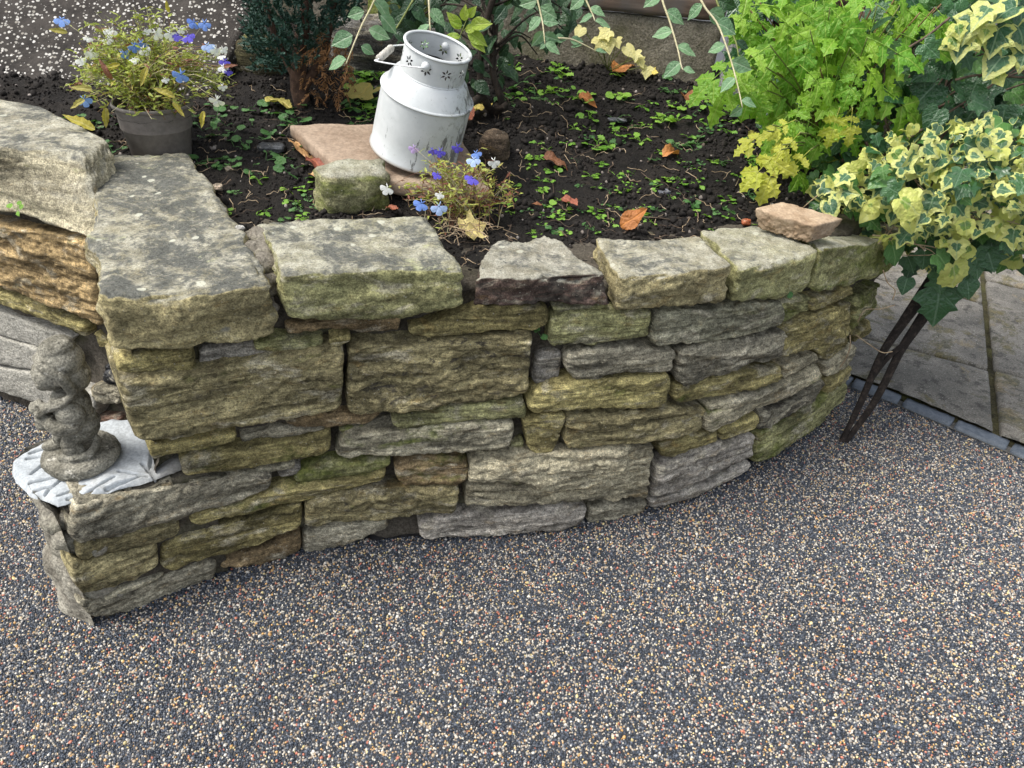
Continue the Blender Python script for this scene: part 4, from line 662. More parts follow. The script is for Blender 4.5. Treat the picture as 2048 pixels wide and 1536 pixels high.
nt=760; nz=90; th=np.linspace(0,2*np.pi,nt,endpoint=False); zz=np.linspace(ZN-.002,ZT,nz)
def petal_mask(th,z):
    out=np.zeros(th.shape,bool)
    for k in range(10):
        t0=(k+.32)*2*np.pi/10; dx=((th-t0+np.pi)%(2*np.pi)-np.pi)*RN_; dz=z-(ZN+.034)
        for q in range(6):
            a=q*np.pi/3+math.pi/6; u=dx*math.cos(a)+dz*math.sin(a); w=-dx*math.sin(a)+dz*math.cos(a)
            t=(u-.0035)/.0105; out|=(t>0)&(t<1)&(np.abs(w)<.0023*np.sin(np.pi*np.clip(t,0,1)**.75)+.0003)
    return out
TH,ZZ=np.meshgrid(th,zz,indexing='ij'); i=np.arange(nt)[:,None]; j=np.arange(nz-1)[None]; k=(i+1)%nt
q=np.stack([i*nz+j,k*nz+j,k*nz+j+1,i*nz+j+1],-1).reshape(-1,4)
tc=TH[:,:-1]+np.pi/nt; zc=ZZ[:,:-1]+(zz[1]-zz[0])/2; hole=petal_mask(tc,zc).ravel(); q=q[~hole]
Rr=RN_+0*TH; V=np.stack([Rr*np.cos(TH),Rr*np.sin(TH),ZZ],-1).reshape(-1,3); V2=V*np.array([.986,.986,1])
mb=MB(); mb.add(V,q); mb.add(V2,q[:,::-1]); obj('pierced_collar',mb.mesh('pierced_collar',m_can),can)
a=np.linspace(0,2*np.pi,10); V,F=lathe([(RN_+.0005+.0042*math.cos(t),ZT+.0035*math.sin(t)) for t in a],96); part('rim',V,F,m_can,can)
V,F=lathe([(RN_+.001+.0016*math.cos(t),ZN+.002*math.sin(t)) for t in a],96); part('collar_seam',V,F,m_can,can)
V,F=lathe([(.001,ZN+.016),(.03,ZN+.018),(.055,ZN+.012),(.076,ZN+.012)],40); V=V+np.array([0,0,1])*(.005*fbm(V*70,3,4))[:,None]; part('shade_disc',V,F,m_soil,can)  # dark disc added inside the neck so the pierced holes read as shaded
# bail handle hanging to the left
ha=math.radians(262); hp=[]
for sgn,an in ((1,ha),(-1,ha+math.pi)):
    p=np.array([RN_*math.cos(an),RN_*math.sin(an),ZT-.022]); o_=np.array([math.cos(an),math.sin(an),0]); V=ICO2[0]*np.array([.011,.011,.012])*(1); Vp=V+p+o_*.002; part('handle_lug',Vp,ICO2[1],m_can,can); hp.append(p+o_*.012)
gripc=np.array([-.118,.0,ZT-.055]); d_=(hp[1]-hp[0]); d_/=np.linalg.norm(d_)
P=spline([hp[0],hp[0]+np.array([-.045,.004,-.012]),gripc-d_*.062,gripc-d_*.05],16); V,F=tube(P,.0018,8); mb=MB(); mb.add(V,F)
P=spline([gripc-d_*.05,gripc+d_*.05],4); V,F=tube(P,.0018,8); mb.add(V,F)
P=spline([gripc+d_*.05,gripc+d_*.062,hp[1]+np.array([-.045,-.004,-.012]),hp[1]],16); V,F=tube(P,.0018,8); mb.add(V,F); hd=obj('handle',mb.mesh('handle',m_wire),can)
P=np.array([gripc+d_*t for t in np.linspace(-.045,.045,30)]); R=.0085+.0012*np.sin(np.linspace(0,30,30)); V,F=tube(P,R,14); mb=MB(); mb.add(V,F); obj('grip',mb.mesh('grip',m_rope),hd)
# ---------------- flower pot ----------------
PP=np.array([-.957,1.955,.725]); PH=.155
pot=thing('flower_pot','round grey brown plastic flower pot behind the lichen covered corner stone','flower pot',PP)
m_pot=m_simple('taupe_plastic',(.155,.138,.125),(.19,.172,.158),6,.55,.08,.001,.4)
V,F=lathe([(.001,0),(.067,0),(.070,.004),(.0855,PH-.035),(.0870,PH-.034),(.0905,PH-.012),(.0875,PH-.030+.004) if False else (.0905,PH-.010),(.0885,PH-.008)],72); part('body',V,F,m_pot,pot)
V,F=lathe([(.0885,PH-.010),(.0955,PH-.010),(.0965,PH-.004),(.0955,PH),(.0925,PH+.001),(.090,PH-.003),(.086,PH-.06)],72); part('rim',V,F,m_pot,pot)
V,F=lathe([(.001,PH-.022),(.02,PH-.02),(.04,PH-.022),(.06,PH-.026),(.075,PH-.026),(.089,PH-.03)],48); V=V+np.array([0,0,1])*(.006*fbm(V*60,4,4))[:,None]; part('potting_soil',V,F,m_soil,pot)
# ---------------- loose stones in the bed ----------------
m_moss_st=m_stone('mossy_stone')
def rock(name,label,cat,c,size,seed,color,moss,dark,noise=.22,flat=False,rot=0.,box=.5):
    V,F=ICO4; p=5; N=(np.abs(V)**p).sum(1)**(1/p); V=V/N[:,None]*box+V*(1-box); 
    V=V*(1+noise*fbm(V*1.1+seed*3,3,seed)+.05*fbm(V*6+seed,3,seed+1))[:,None]*np.array(size); ct,st_=math.cos(rot),math.sin(rot); V=np.c_[V[:,0]*ct-V[:,1]*st_,V[:,0]*st_+V[:,1]*ct,V[:,2]]
    mb=MB(); mb.add(V+np.array(c),F); o=build(name,mb,m_moss_st); o.color=(*color,1); o['moss']=moss; o['dark']=dark; return tag(o,label,cat)
c=on_soil(702,412); o=rock('mossy_rock','squarish green mossed rock behind the second coping stone','rock',c+np.array([.0,.03,.030]),(.092,.066,.066),3,(.27,.26,.14),.75,.05,.16,rot=.5,box=.62); o.data.materials[0]=m_cop; o['lich']=.35
c=on_soil(990,310); rock('round_stone','round brown cobble half buried beside the milk can','stone',c+np.array([0,.02,.012]),(.042,.05,.048),5,(.15,.11,.075),.0,.3,.12,box=.2,rot=.4)
c=on_soil(545,295); rock('slate_stone','dark grey flat stone among the round leaved weeds','stone',c,(.036,.026,.012),6,(.085,.09,.095),.0,.0,.15)
c=on_soil(1575,282); rock('brown_stone','dull brown flat stone below the yellow green plant','stone',c,(.045,.028,.016),7,(.13,.105,.07),.2,.2,.2)
c=on_soil(1235,240); rock('slate_chip','grey slate chip lying flat in the middle of the bed','slate chip',c,(.026,.014,.005),8,(.12,.125,.135),.0,.0,.2,box=.8,rot=-.1)
c=on_soil(1327,384); rock('slate_chip','blue grey slate chip near the front of the bed','slate chip',c,(.018,.013,.004),9,(.15,.155,.175),.0,.0,.25,box=.8,rot=.5)
c=on_soil(1305,384); rock('pebble','small cream brown pebble beside the blue grey slate chip','pebble',c,(.008,.008,.009),10,(.38,.32,.22),.0,.0,.1)
c=on_soil(408,352); rock('pebble','pale flat pebble in the soil right of the flower pot','pebble',on_soil(458,342)+np.array([0,0,.004]),(.010,.016,.007),11,(.36,.31,.24),.0,.0,.2,rot=.4)
c=on_soil(435,378); rock('pebble','pale brown pebble beside the corner coping stone','pebble',c+np.array([0,0,.004]),(.013,.011,.008),12,(.40,.33,.26),.0,.0,.2)
c=on_z(468,455,.777); rock('white_pebble','small white pebble on the edge of the corner coping stone','pebble',c+np.array([0.012,0,.0]),(.009,.006,.005),13,(.8,.78,.72),.0,.0,.2)
c=on_soil(1480,432); rock('brick_fragment','small orange red brick fragment beside the broken sandstone piece','brick fragment',on_soil(1492,447)+np.array([0,0,.004]),(.011,.009,.008),14,(.38,.10,.04),.0,.0,.1,box=.8)
c=on_soil(508,160); rock('stone_block','dark mossy stone block in the shade beside the rough slab','stone block',c+np.array([-.0,.10,.03]),(.085,.06,.075),15,(.05,.045,.022),.4,.2,.1,box=.8)
c=on_soil(735,155); rock('grey_rock','large grey rock behind the milk can','rock',c+np.array([.04,.14,.05]),(.20,.10,.10),16,(.13,.125,.115),.1,.1,.15,box=.5)
c=on_soil(740,110); rock('mossy_boulder','boulder thick with green moss under the hanging twigs','rock',c+np.array([.07,.2,.16]),(.13,.08,.18),17,(.10,.12,.02),1.,.0,.15,box=.5)
# broken sandstone piece on the coping
m_brk=m_simple('broken_sandstone',(.27,.19,.12),(.42,.32,.22),22,.9,.8,.006,.2)
BT=[np.array(on_z(1560,408,.782)),np.array(on_z(1512,430,.778)),np.array(on_z(1655,476,.775)),np.array(on_z(1688,438,.785))]
mb=MB(); BT=[on_z(1565,402,.80),on_z(1505,416,.79),on_z(1632,452,.785),on_z(1690,436,.785)]
fr=[BT[1],BT[2]];bk=[BT[0],BT[3]]; L=np.linalg.norm(fr[1]-fr[0]);D=np.linalg.norm(bk[0]-fr[0]);TH_=.052
V,F=lattice(L,D,TH_,.0032,.006,(60,40,20)); low=np.clip(.5-V[:,2]/TH_,0,1); V=V+(fbm(V*45,4,5)*.0022+.006*np.abs(fbm(V*110,3,6))*low*1.6)[:,None]*np.array([1,1,.6])*1.2
tp=1-.22*low; a=V[:,0]*tp/L+.5;cc=V[:,1]*tp/D+.5; A=fr[0]+(fr[1]-fr[0])*a[:,None]; B_=bk[0]+(bk[1]-bk[0])*a[:,None]; W=A+(B_-A)*cc[:,None]; W[:,2]+=V[:,2]-TH_/2
mb.add(W,F); tag(build('broken_stone',mb,m_brk),'broken brown sandstone piece lying loose on the coping near the ivy','stone')
# ---------------- rough slab leaning at the back left ----------------
b=NB('exposed_aggregate'); v=b.coord(rnd=False); n1=b.noise(v,9,6,.7); vo=b.voro(v,105,out='Distance'); vc=b.voro(v,105,out='Color'); g=b.noise(v,70,5,.7)
sep_=b.n('ShaderNodeSeparateColor'); b.put(sep_.inputs[0],vc)
col=b.mix(b.mr(n1,.3,.7),(.022,.019,.017),(.062,.054,.047)); lim=b.mr(sep_.outputs[0],.15,1.,.0,.52); chip=b.mr(b.math('SUBTRACT',b.math('ADD',vo,b.mr(g,.3,.7,-.12,.12)),lim),-.02,.03,1,0)
col=b.mix(b.math('MULTIPLY',chip,.9),col,b.mix(sep_.outputs[1],(.30,.28,.24),(.66,.64,.6)))
m_agg=b.done(b.bsdf(col,.85,b.bump(b.math('ADD',b.math('MULTIPLY',chip,.5),g),.9,.008),.25))
TL=[np.array((-2.05,2.72,1.20)),np.array((-1.98,2.20,.80)),np.array(on_soil(400,182))+np.array([.03,.02,.01]),np.array(at(545,-60,2.72))]
prism_o=prism('concrete_slab',TL,.07,m_agg,res=.014,r=.012,seed=9,amp=.006); tag(prism_o,'large dark concrete slab with exposed white pebbles leaning back behind the flower pot','concrete slab')
# ---------------- fence ----------------
FD=np.array([.512,-.063]); FD/=np.linalg.norm(FD); FO=np.array([.041,2.80]); FNn=np.array([FD[1],-FD[0]])
fence=thing('fence','garden fence of concrete gravel boards and brown timber at the back of the bed','fence',(0,2.85,.8))
m_fc=m_mortar('fence_concrete',(.13,.115,.085),(.24,.215,.17),.35); m_fp=m_mortar('post_concrete',(.20,.20,.19),(.31,.31,.295),.15)
b=NB('fence_timber'); vv=b.coord(scale=(2.5,30,30)); n1=b.noise(vv,1.5,6,.65,.5); n2=b.noise(b.coord(),8,4)
m_ft=b.done(b.bsdf(b.mix(b.mr(n2,.4,.7),b.mix(b.mr(n1,.3,.7),(.055,.036,.026),(.13,.09,.065)),(.10,.085,.075)),.8,b.bump(n1,.6,.003),.3))
def fbox(name,s0,s1,z0,z1,th,off,mat,seed):
    L=s1-s0;H=z1-z0; V,F=lattice(L,th,H,.02,.005,(90,4,30)); V=V+fbm(V*18+seed,4,seed)[:,None]*.0025
    s=V[:,0]+(s0+s1)/2; W=np.c_[FO[0]+FD[0]*s+FNn[0]*(off-V[:,1]),FO[1]+FD[1]*s+FNn[1]*(off-V[:,1]),V[:,2]+(z0+z1)/2]
    mb=MB(); mb.add(W,F); return build(name,mb,mat,fence)
PS=.625
for s0,s1 in ((-2.9,-1.28),(-1.14,PS-.075),(PS+.075,2.4)):
    fbox('gravel_board',s0,s1,.72,1.045,.045,0,m_fc,int(s0*9)+40); fbox('timber_rail',s0,s1,1.05,1.115,.04,.012,m_ft,int(s0*7)+60)
    for k in range(6): fbox('timber_board',s0,s1,1.118+k*.12,1.118+k*.12+.117,.018,-.006,m_ft,int(s0*5)+k+80)
for s0 in (-1.21,PS): fbox('post',s0-.05,s0+.05,.70,1.85,.10,.03,m_fp,int(s0*20)+9)
# ---------------- dark split wooden prop ----------------
b=NB('charred_wood'); v=b.coord('Object',(14,14,14)); n1=b.noise(v,4,6,.7,.4); n2=b.noise(v,20,4)
m_prop=b.done(b.bsdf(b.mix(b.mr(n1,.45,.7),(.016,.012,.010),(.06,.045,.036)),.75,b.bump(b.math('ADD',n1,n2),.9,.006),.3))
sb=on_z(1676,896,-.02); st_=at(1893,548,2.05); st2=at(1858,548,2.03)
prop=thing('wooden_prop','dark split wooden prop leaning from the gravel up into the ivy','prop',sb)
def strip(name,P,w,t,seed):
    P=spline(P,34); T=np.gradient(P,axis=0); T/=np.linalg.norm(T,axis=1)[:,None]; view=P-cC; view/=np.linalg.norm(view,axis=1)[:,None]; A=np.cross(T,np.array([.35,.9,-.2])); A/=np.linalg.norm(A,axis=1)[:,None]; B_=np.cross(T,A)
    n=10; th=np.linspace(0,2*np.pi,n,endpoint=False); W=np.interp(np.linspace(0,1,34),np.linspace(0,1,len(w)),w)
    c=np.sign(np.cos(th))*np.abs(np.cos(th))**.5; s=np.sign(np.sin(th))*np.abs(np.sin(th))**.5
    V=(P[:,None]+A[:,None]*(W[:,None,None]*c[None,:,None])+B_[:,None]*(t*s[None,:,None])).reshape(-1,3); V=V+(.0022*fbm(V*np.array([40,40,14])+seed,4,seed))[:,None]
    i=np.arange(33)[:,None]*n; j=np.arange(n)[None]; k=(j+1)%n; q=np.stack([i+j,i+k,i+n+k,i+n+j],-1).reshape(-1,4)
    V=np.vstack([V,P[0],P[-1]]); aa=np.arange(n);bb=(aa+1)%n
    mb=MB(); mb.add(V,[q,np.stack([bb,aa,np.full(n,34*n)],1),np.stack([aa+33*n,bb+33*n,np.full(n,34*n+1)],1)]); build(name,mb,m_prop,prop)
def on_prop(u,v,f): return at(u,v,float(sb[1]+(st_[1]-sb[1])*f))
strip('prop_leg',[sb,on_prop(1718,812,.26),on_prop(1762,712,.55),on_prop(1806,645,.7),on_prop(1878,545,1)],[.007,.010,.011,.014,.022],.006,1)
strip('prop_leg',[sb+np.array([.012,.004,0]),on_prop(1748,805,.28),on_prop(1800,704,.57),on_prop(1832,655,.7),on_prop(1900,556,1)],[.008,.011,.012,.015,.022],.006,2)
strip('cross_piece',[on_prop(1738,766,.4),on_prop(1775,716,.53),on_prop(1822,676,.64)],[.006,.008,.007],.005,3)
# ---------------- plants ----------------
UP=np.array([0,0,1.])
def nrm(v): v=np.asarray(v,float); return v/(np.linalg.norm(v)+1e-9)
def leaf_geo(half,ctr=.42,rings=(.45,.8,1.),fold=.25,droop=.2,rip=.03,seed=0,asym=0.):
    """half = right half outline from base (0,y0) to tip (0,1); mirrored"""
    h=np.array(half,float); l=h[1:-1][::-1]*np.array([-1+asym,1]); o=np.vstack([h,l]); n=len(o); c=np.array([0,ctr])
    V=[np.r_[c]]; ed=[1.]
    for r in rings:
        V.append(c+(o-c)*r); ed+= [1-r]*n
    P=np.vstack(V); x,y=P[:,0],P[:,1]
    e=np.array(ed); z=fold*np.abs(x)-droop*(y-.2)**2-droop*.5*x*x+rip*fbm(np.c_[P*4.5+seed*3,np.zeros(len(P))],2,seed)*(1.2-e)
    a=np.arange(n); b_=(a+1)%n; F3=np.stack([np.zeros(n,int),a+1,b_+1],1); F4=[np.stack([a+1+k*n,a+1+(k+1)*n,b_+1+(k+1)*n,b_+1+k*n],1) for k in range(len(rings)-1)]
    return np.c_[x,y,z],[F3]+F4,dict(edge=e,mid=np.abs(x),ln=y)
def mk(geo,name,mat):
    mb=MB(); V,F,A=geo; mb.add(V,F,**A); return mb.mesh(name,mat)
def ellip(w,n=9,p=.85,tipx=1.2):
    t=np.linspace(0,1,n); return [(w*math.sin(math.pi*q**p)*(1-.25*q**3) if 0<i<n-1 else 0,q) for i,q in enumerate(t)]
IVY=[[(0,.10),(.16,-.04),(.36,-.02),(.50,.10),(.40,.24),(.36,.34),(.52,.44),(.60,.58),(.42,.58),(.26,.62),(.17,.78),(0,1)],
     [(0,.06),(.20,-.06),(.42,.04),(.56,.22),(.40,.33),(.34,.42),(.42,.56),(.28,.62),(.16,.78),(0,1)],
     [(0,.08),(.14,-.05),(.30,-.04),(.42,.10),(.48,.28),(.42,.46),(.32,.6),(.18,.8),(0,1)]]
ROUND=[(0,.16),(.14,.02),(.34,.04),(.42,.14),(.50,.22),(.49,.36),(.54,.46),(.48,.58),(.48,.70),(.36,.78),(.32,.9),(.16,.92),(0,1)]
def serr(w,teeth=4,n=26,notch=.16,deep=.0):
    o=[(0,0)]
    for i in range(1,n):
        t=i/n; ww=w*math.sin(math.pi*t**.72)**.8; ww*=1+notch*math.sin(t*teeth*2*math.pi)
        if deep: ww*=1-deep*math.exp(-((t-.36)/.05)**2)
        o.append((ww,t+.02*math.cos(t*teeth*2*math.pi)))
    o.append((0,1)); return o
def put(parent,me,pos,tip,normal,size,name='leaf',sx=1.):
    o=bpy.data.objects.new(name,me); COL.objects.link(o); o.parent=parent
    o.matrix_basis=frameM(np.array(pos)-np.array(parent.location),tip,normal,size,sx); return o
def jit(v,a): return nrm(np.asarray(v)+rng.normal(0,a,3))
def camdir(P): return nrm(cC-np.asarray(P))
m_stem=m_simple('green_stem',(.10,.13,.03),(.20,.22,.07),20,.6); m_stemr=m_simple('reddish_stem',(.16,.075,.05),(.24,.15,.07),20,.6); m_stemp=m_simple('pale_stem',(.36,.33,.18),(.50,.45,.30),30,.6)
m_bark=m_simple('dark_bark',(.018,.014,.011),(.055,.042,.032),40,.9,.8,.004)
# ---- lobelia ----
m_lobl=m_leaf('lobelia_leaf',(.27,.34,.05),(.58,.60,.15),vein=(.5,.52,.2),rough=.55,trans=.35); m_loby=m_leaf('lobelia_old_leaf',(.50,.42,.05),(.28,.25,.06),vein=(.55,.5,.2),rough=.6,trans=.3,spots=.5); m_lobr=m_leaf('lobelia_red_leaf',(.16,.045,.03),(.24,.10,.05),vein=(.3,.15,.1),rough=.6,trans=.2)
def fl_mat(name,c1,c2): return m_leaf(name,c1,c2,vein=c2,rough=.6,trans=.3,spec=.2)
MFL={'blue':fl_mat('petal_blue',(.11,.21,.66),(.26,.42,.85)),'pale':fl_mat('petal_pale_blue',(.34,.48,.83),(.50,.62,.90)),'violet':fl_mat('petal_violet',(.08,.06,.48),(.16,.13,.65)),'white':fl_mat('petal_white',(.72,.74,.76),(.84,.84,.83)),'mauve':fl_mat('petal_mauve',(.5,.36,.7),(.6,.45,.78))}
def flower_geo(seed):
    V0=[];F0=[];at_={'edge':[],'mid':[],'ln':[]}; n=0; mb=MB()
    pet=[(0,0),(.16,.25),(.34,.6),(.36,.82),(.22,.98),(0,1)]; sml=[(0,0),(.08,.3),(.10,.65),(0,1)]
    for ang,sz,hf,tl in ((-62,.95,pet,.1),(0,1.,pet,.15),(62,.95,pet,.1),(150,.62,sml,-.5),(-150,.62,sml,-.5)):
        V,F,A=leaf_geo(hf,ctr=.5,rings=(.6,1.),fold=-.12,droop=.25,rip=.05,seed=seed)
        V=V*sz; a=math.radians(ang); V[:,2]+=tl*V[:,1]; V=np.c_[V[:,0]*math.cos(a)+V[:,1]*math.sin(a),-V[:,0]*math.sin(a)+V[:,1]*math.cos(a),V[:,2]]; mb.add(V,F,**A)
    V,F=tube([(0,0,.05),(0,-.12,-.25),(0,-.18,-.6)],[.10,.08,.05],6); mb.add(V,F,edge=1.,mid=.3,ln=.5); return mb
FLW={k:[flower_geo(i).mesh('flower',m) for i in range(2)] for k,m in MFL.items()}
def lobelia(root,base,spread,nst,tipsfn,leafmat_w,flowers,seed,stemmats,leafsize=(.011,.024),nleaf=9,old=8):
    r=np.random.default_rng(seed); mst=[MB() for _ in stemmats]; ml=[MB() for _ in leafmat_w]
    geos=[leaf_geo(serr(.13,3,10,.25),rings=(.6,1.),fold=.3,droop=.35,rip=.05,seed=i) for i in range(3)]
    def addleaf(pos,tip,nn,sz,k):
        V,F,A=geos[r.integers(3)]; ml[k].add(applyM(frameM(pos,tip,nn,sz),V),F,**A)
    def stem(b0,tip,rad,leaves):
        mid=(b0+tip)/2+UP*.25*np.linalg.norm(tip[:2]-b0[:2])+r.normal(0,.008,3); P=spline([b0,mid,tip],9); k=r.integers(len(mst)); V,F=tube(P,np.linspace(rad,rad*.55,9),4,False); mst[k].add(V,F)
        for i in range(leaves):
            t=r.uniform(.12,1)*8; q=P[int(t)]+(P[min(int(t)+1,8)]-P[int(t)])*(t%1); a=r.uniform(0,6.28); d=nrm(np.array([math.cos(a),math.sin(a),r.uniform(-.1,.9)])); addleaf(q,d,nrm(UP+r.normal(0,.5,3)),r.uniform(*leafsize),r.choice(len(ml),p=leafmat_w2))
        return P
    leafmat_w2=np.array([w for _,w in leafmat_w]); leafmat_w2/=leafmat_w2.sum()
    for i in range(nst):
        b0=base+np.array([*r.normal(0,spread,2),0]); tip=tipsfn(r); P=stem(b0,tip,.0010,nleaf)
        if r.random()<.8:
            for _ in range(2):
                q=P[r.integers(4,8)]; stem(q,q+nrm(tip-b0+r.normal(0,.03,3))*r.uniform(.02,.05)+r.normal(0,.012,3),.0007,4)
    for (u,v,y,colr,sz) in flowers:
        p=at(u,v,y); b0=base+np.array([*r.normal(0,spread,2),0]); stem(b0,p,.0009,5)
        put(root,FLW[colr][r.integers(2)],p,nrm(-UP*.75+camdir(p)*.25+r.normal(0,.25,3)),nrm(camdir(p)+UP*.25+r.normal(0,.22,3)),sz,'flower')
    for k,mbx in enumerate(mst):
        if mbx.n: build('stems',mbx,stemmats[k],root,kind='stuff')
    for k,mbx in enumerate(ml):
        if mbx.n: build('leaves',mbx,leafmat_w[k][0],root,kind='stuff')
lp=PP+np.array([0,0,PH-.02])
lob=thing('lobelia_plant','straggly yellow green lobelia with blue and white flowers in the round plastic pot','flowering plant',lp)
def tips1(r):
    a=r.uniform(0,6.28); q=math.sqrt(r.random()); x=q*math.cos(a); y=q*math.sin(a); h=(1-q*q)**.5
    return lp+np.array([x*.215,y*.14+.02,.02+.19*h*r.uniform(.5,1.1)-.02*q])
f1=[(123,38,1.97,'blue',.020),(388,44,1.98,'blue',.017),(408,46,1.97,'blue',.018),(355,70,1.96,'violet',.017),(375,72,1.95,'violet',.018),(362,148,1.84,'blue',.021),(168,198,1.84,'blue',.019),(282,86,1.95,'blue',.018),(268,92,1.94,'blue',.016),(248,105,1.92,'blue',.016),(220,60,1.96,'white',.018),(215,78,1.95,'white',.014),(182,104,1.92,'white',.018),(160,118,1.9,'white',.015),(176,75,1.95,'white',.013),(292,60,1.97,'white',.013),(312,65,1.95,'white',.018),(340,66,1.95,'white',.018),(361,58,1.97,'white',.012),(287,98,1.92,'white',.016),(267,118,1.9,'white',.014),(415,90,1.95,'pale',.018),(432,98,1.95,'white',.017),(446,97,1.96,'white',.013),(442,112,1.95,'white',.012),(445,133,1.9,'white',.015),(449,122,1.92,'violet',.015),(457,142,1.9,'violet',.011),(434,200,1.83,'white',.020),(445,172,1.86,'white',.012),(330,158,1.86,'white',.010)]
lobelia(lob,lp,.03,175,tips1,[(m_lobl,.8),(m_loby,.14),(m_lobr,.06)],f1,3,[m_stem,m_stemp,m_stemr],nleaf=15)
OLD=mk(leaf_geo(serr(.16,5,18,.12),fold=.25,droop=.4,rip=.08,seed=4),'leaf',m_loby); OLDR=mk(leaf_geo(serr(.13,5,18,.12),fold=.3,droop=.4,rip=.08,seed=5),'leaf',m_lobr)
for u,v,y,tu,tv,sz,me in ((185,180,1.84,118,166,.05,OLD),(170,200,1.83,132,216,.045,OLD),(212,215,1.85,210,262,.05,OLD),(240,128,1.9,212,134,.034,OLD),(225,160,1.86,203,128,.05,OLDR),(295,135,1.86,280,165,.05,OLD),(350,195,1.84,318,178,.05,OLD),(345,205,1.84,368,230,.04,OLD),(408,222,1.84,400,256,.042,OLD),(445,135,1.9,480,124,.036,OLDR),(338,25,2.0,333,8,.03,OLD),(135,65,1.96,112,60,.04,OLD),(190,260,1.80,105,212,.075,OLD)):
    a=at(u,v,y);c=at(tu,tv,y-.01); put(lob,me,a,c-a,nrm(UP*.6+camdir(a)+rng.normal(0,.2,3)),sz)
l2=on_soil(925,445); lob2=thing('lobelia_plant','sparse reddish lobelia with blue and white flowers in the soil before the milk can','flowering plant',l2)
def tips2(r):
    a=r.uniform(0,6.28); q=math.sqrt(r.random()); x=q*math.cos(a); y=q*math.sin(a)
    return l2+np.array([x*.155-.01,y*.10+.02,.015+.125*(1-q*q)**.5*r.uniform(.3,1.15)])
f2=[(775,375,1.68,'white',.018),(843,406,1.62,'blue',.019),(878,412,1.61,'pale',.021),(880,388,1.64,'white',.012),(875,348,1.66,'violet',.013),(945,356,1.64,'violet',.019),(947,318,1.7,'pale',.018),(952,306,1.71,'blue',.014),(988,322,1.7,'white',.016),(915,294,1.74,'violet',.015),(880,302,1.73,'violet',.015),(865,300,1.73,'violet',.012),(828,295,1.75,'mauve',.014)]
lobelia(lob2,l2,.035,62,tips2,[(m_lobl,.55),(m_loby,.22),(m_lobr,.23)],f2,5,[m_stemp,m_stemr,m_stemr],nleaf=8)
mb=MB()
for i in range(40):
    p=l2+np.array([rng.normal(.01,.03),rng.uniform(-.11,.0),.01]); d=nrm(np.array([rng.normal(.1,.5),-.6,rng.uniform(-.05,.25)])); P=[p+d*t*rng.uniform(.05,.09)+np.array([0,0,.012*math.sin(t*3)]) for t in np.linspace(0,1,6)]; V,F=tube(P,.0008,4,False); mb.add(V,F)
build('dry_stalks',mb,m_root,lob2,kind='stuff')
# ---- dwarf conifer ----
cb_=on_soil(603,205); con=thing('dwarf_conifer','blue green dwarf conifer with a brown trunk at the back of the bed','conifer',cb_)
m_conn=m_leaf('conifer_scale',(.018,.05,.036),(.045,.10,.075),vein=(.05,.10,.08),rough=.6,trans=.1,spec=.3); m_conb=m_leaf('conifer_dead_scale',(.16,.07,.025),(.24,.12,.045),vein=(.2,.1,.04),rough=.8,trans=.1)
mb=MB(); mtk=MB(); mdead=MB(); P=spline([cb_-UP*.03,cb_+np.array([.0,.01,.12]),cb_+np.array([.03,.03,.28]),cb_+np.array([.04,.04,.6])],14); V,F=tube(P,np.linspace(.026,.012,14),10); V=V+(.004*fbm(V*60,3,9))[:,None]; mtk.add(V,F)
V,F=tube(spline([cb_+np.array([.0,0,.03]),cb_+np.array([.07,.02,.14]),cb_+np.array([.12,.03,.32])],10),np.linspace(.016,.007,10),8); mtk.add(V,F)
V,F=tube(spline([cb_+np.array([.0,0,.05]),cb_+np.array([-.06,.02,.16]),cb_+np.array([-.10,.03,.32])],10),np.linspace(.014,.006,10),8); mtk.add(V,F)
def spray(mbx,p,d,L,w=.0026):
    n=8; side=nrm(np.cross(d,jit(UP,.6))); 
    for i in range(n):
        t=i/n; q=p+d*L*t
        for sgn in (-1,1):
            dd=nrm(d*.8+side*sgn*.8+rng.normal(0,.2,3)); l=L*.42*(1-t*.6); o_=np.cross(dd,jit(UP,.5))*w
            V=np.array([q-o_,q+o_,q+dd*l*.6+o_*1.2,q+dd*l,q+dd*l*.6-o_*1.2]); V=np.vstack([V]); mbx.add(V,[np.array([[0,1,2,4]]),np.array([[4,2,3]])],edge=.5,mid=.2,ln=.5)
for i in range(1500):
    u,v=rng.uniform(500,722),rng.uniform(-150,150)
    lim=150-abs(u-560)*.30 if u<640 else 95-(u-640)*.9
    if v>lim+rng.normal(0,10): continue
    p=at(u,v,rng.uniform(2.16,2.5)); q=P[min(13,int(max(0,(p[2]-cb_[2]-.05)/.05)))]; d=nrm(nrm(p-q)*.7+np.array([0,-.35,.15])+rng.normal(0,.35,3)); spray(mb,p,d,rng.uniform(.02,.042))
for i in range(75):
    u,v=rng.uniform(600,705),rng.uniform(60,195); p=at(u,v,rng.uniform(2.2,2.4)); 
    if p[2]<soil_z(p[0],p[1])+.01: continue
    spray(mdead,p,nrm(np.array([rng.normal(0,.4),-.3,-.6])),rng.uniform(.03,.055),.0016)
build('trunk',mtk,m_simple('conifer_bark',(.035,.02,.014),(.10,.06,.042),40,.95,.9,.004),con); build('foliage',mb,m_conn,con,kind='stuff'); build('dead_foliage',mdead,m_conb,con,kind='stuff')
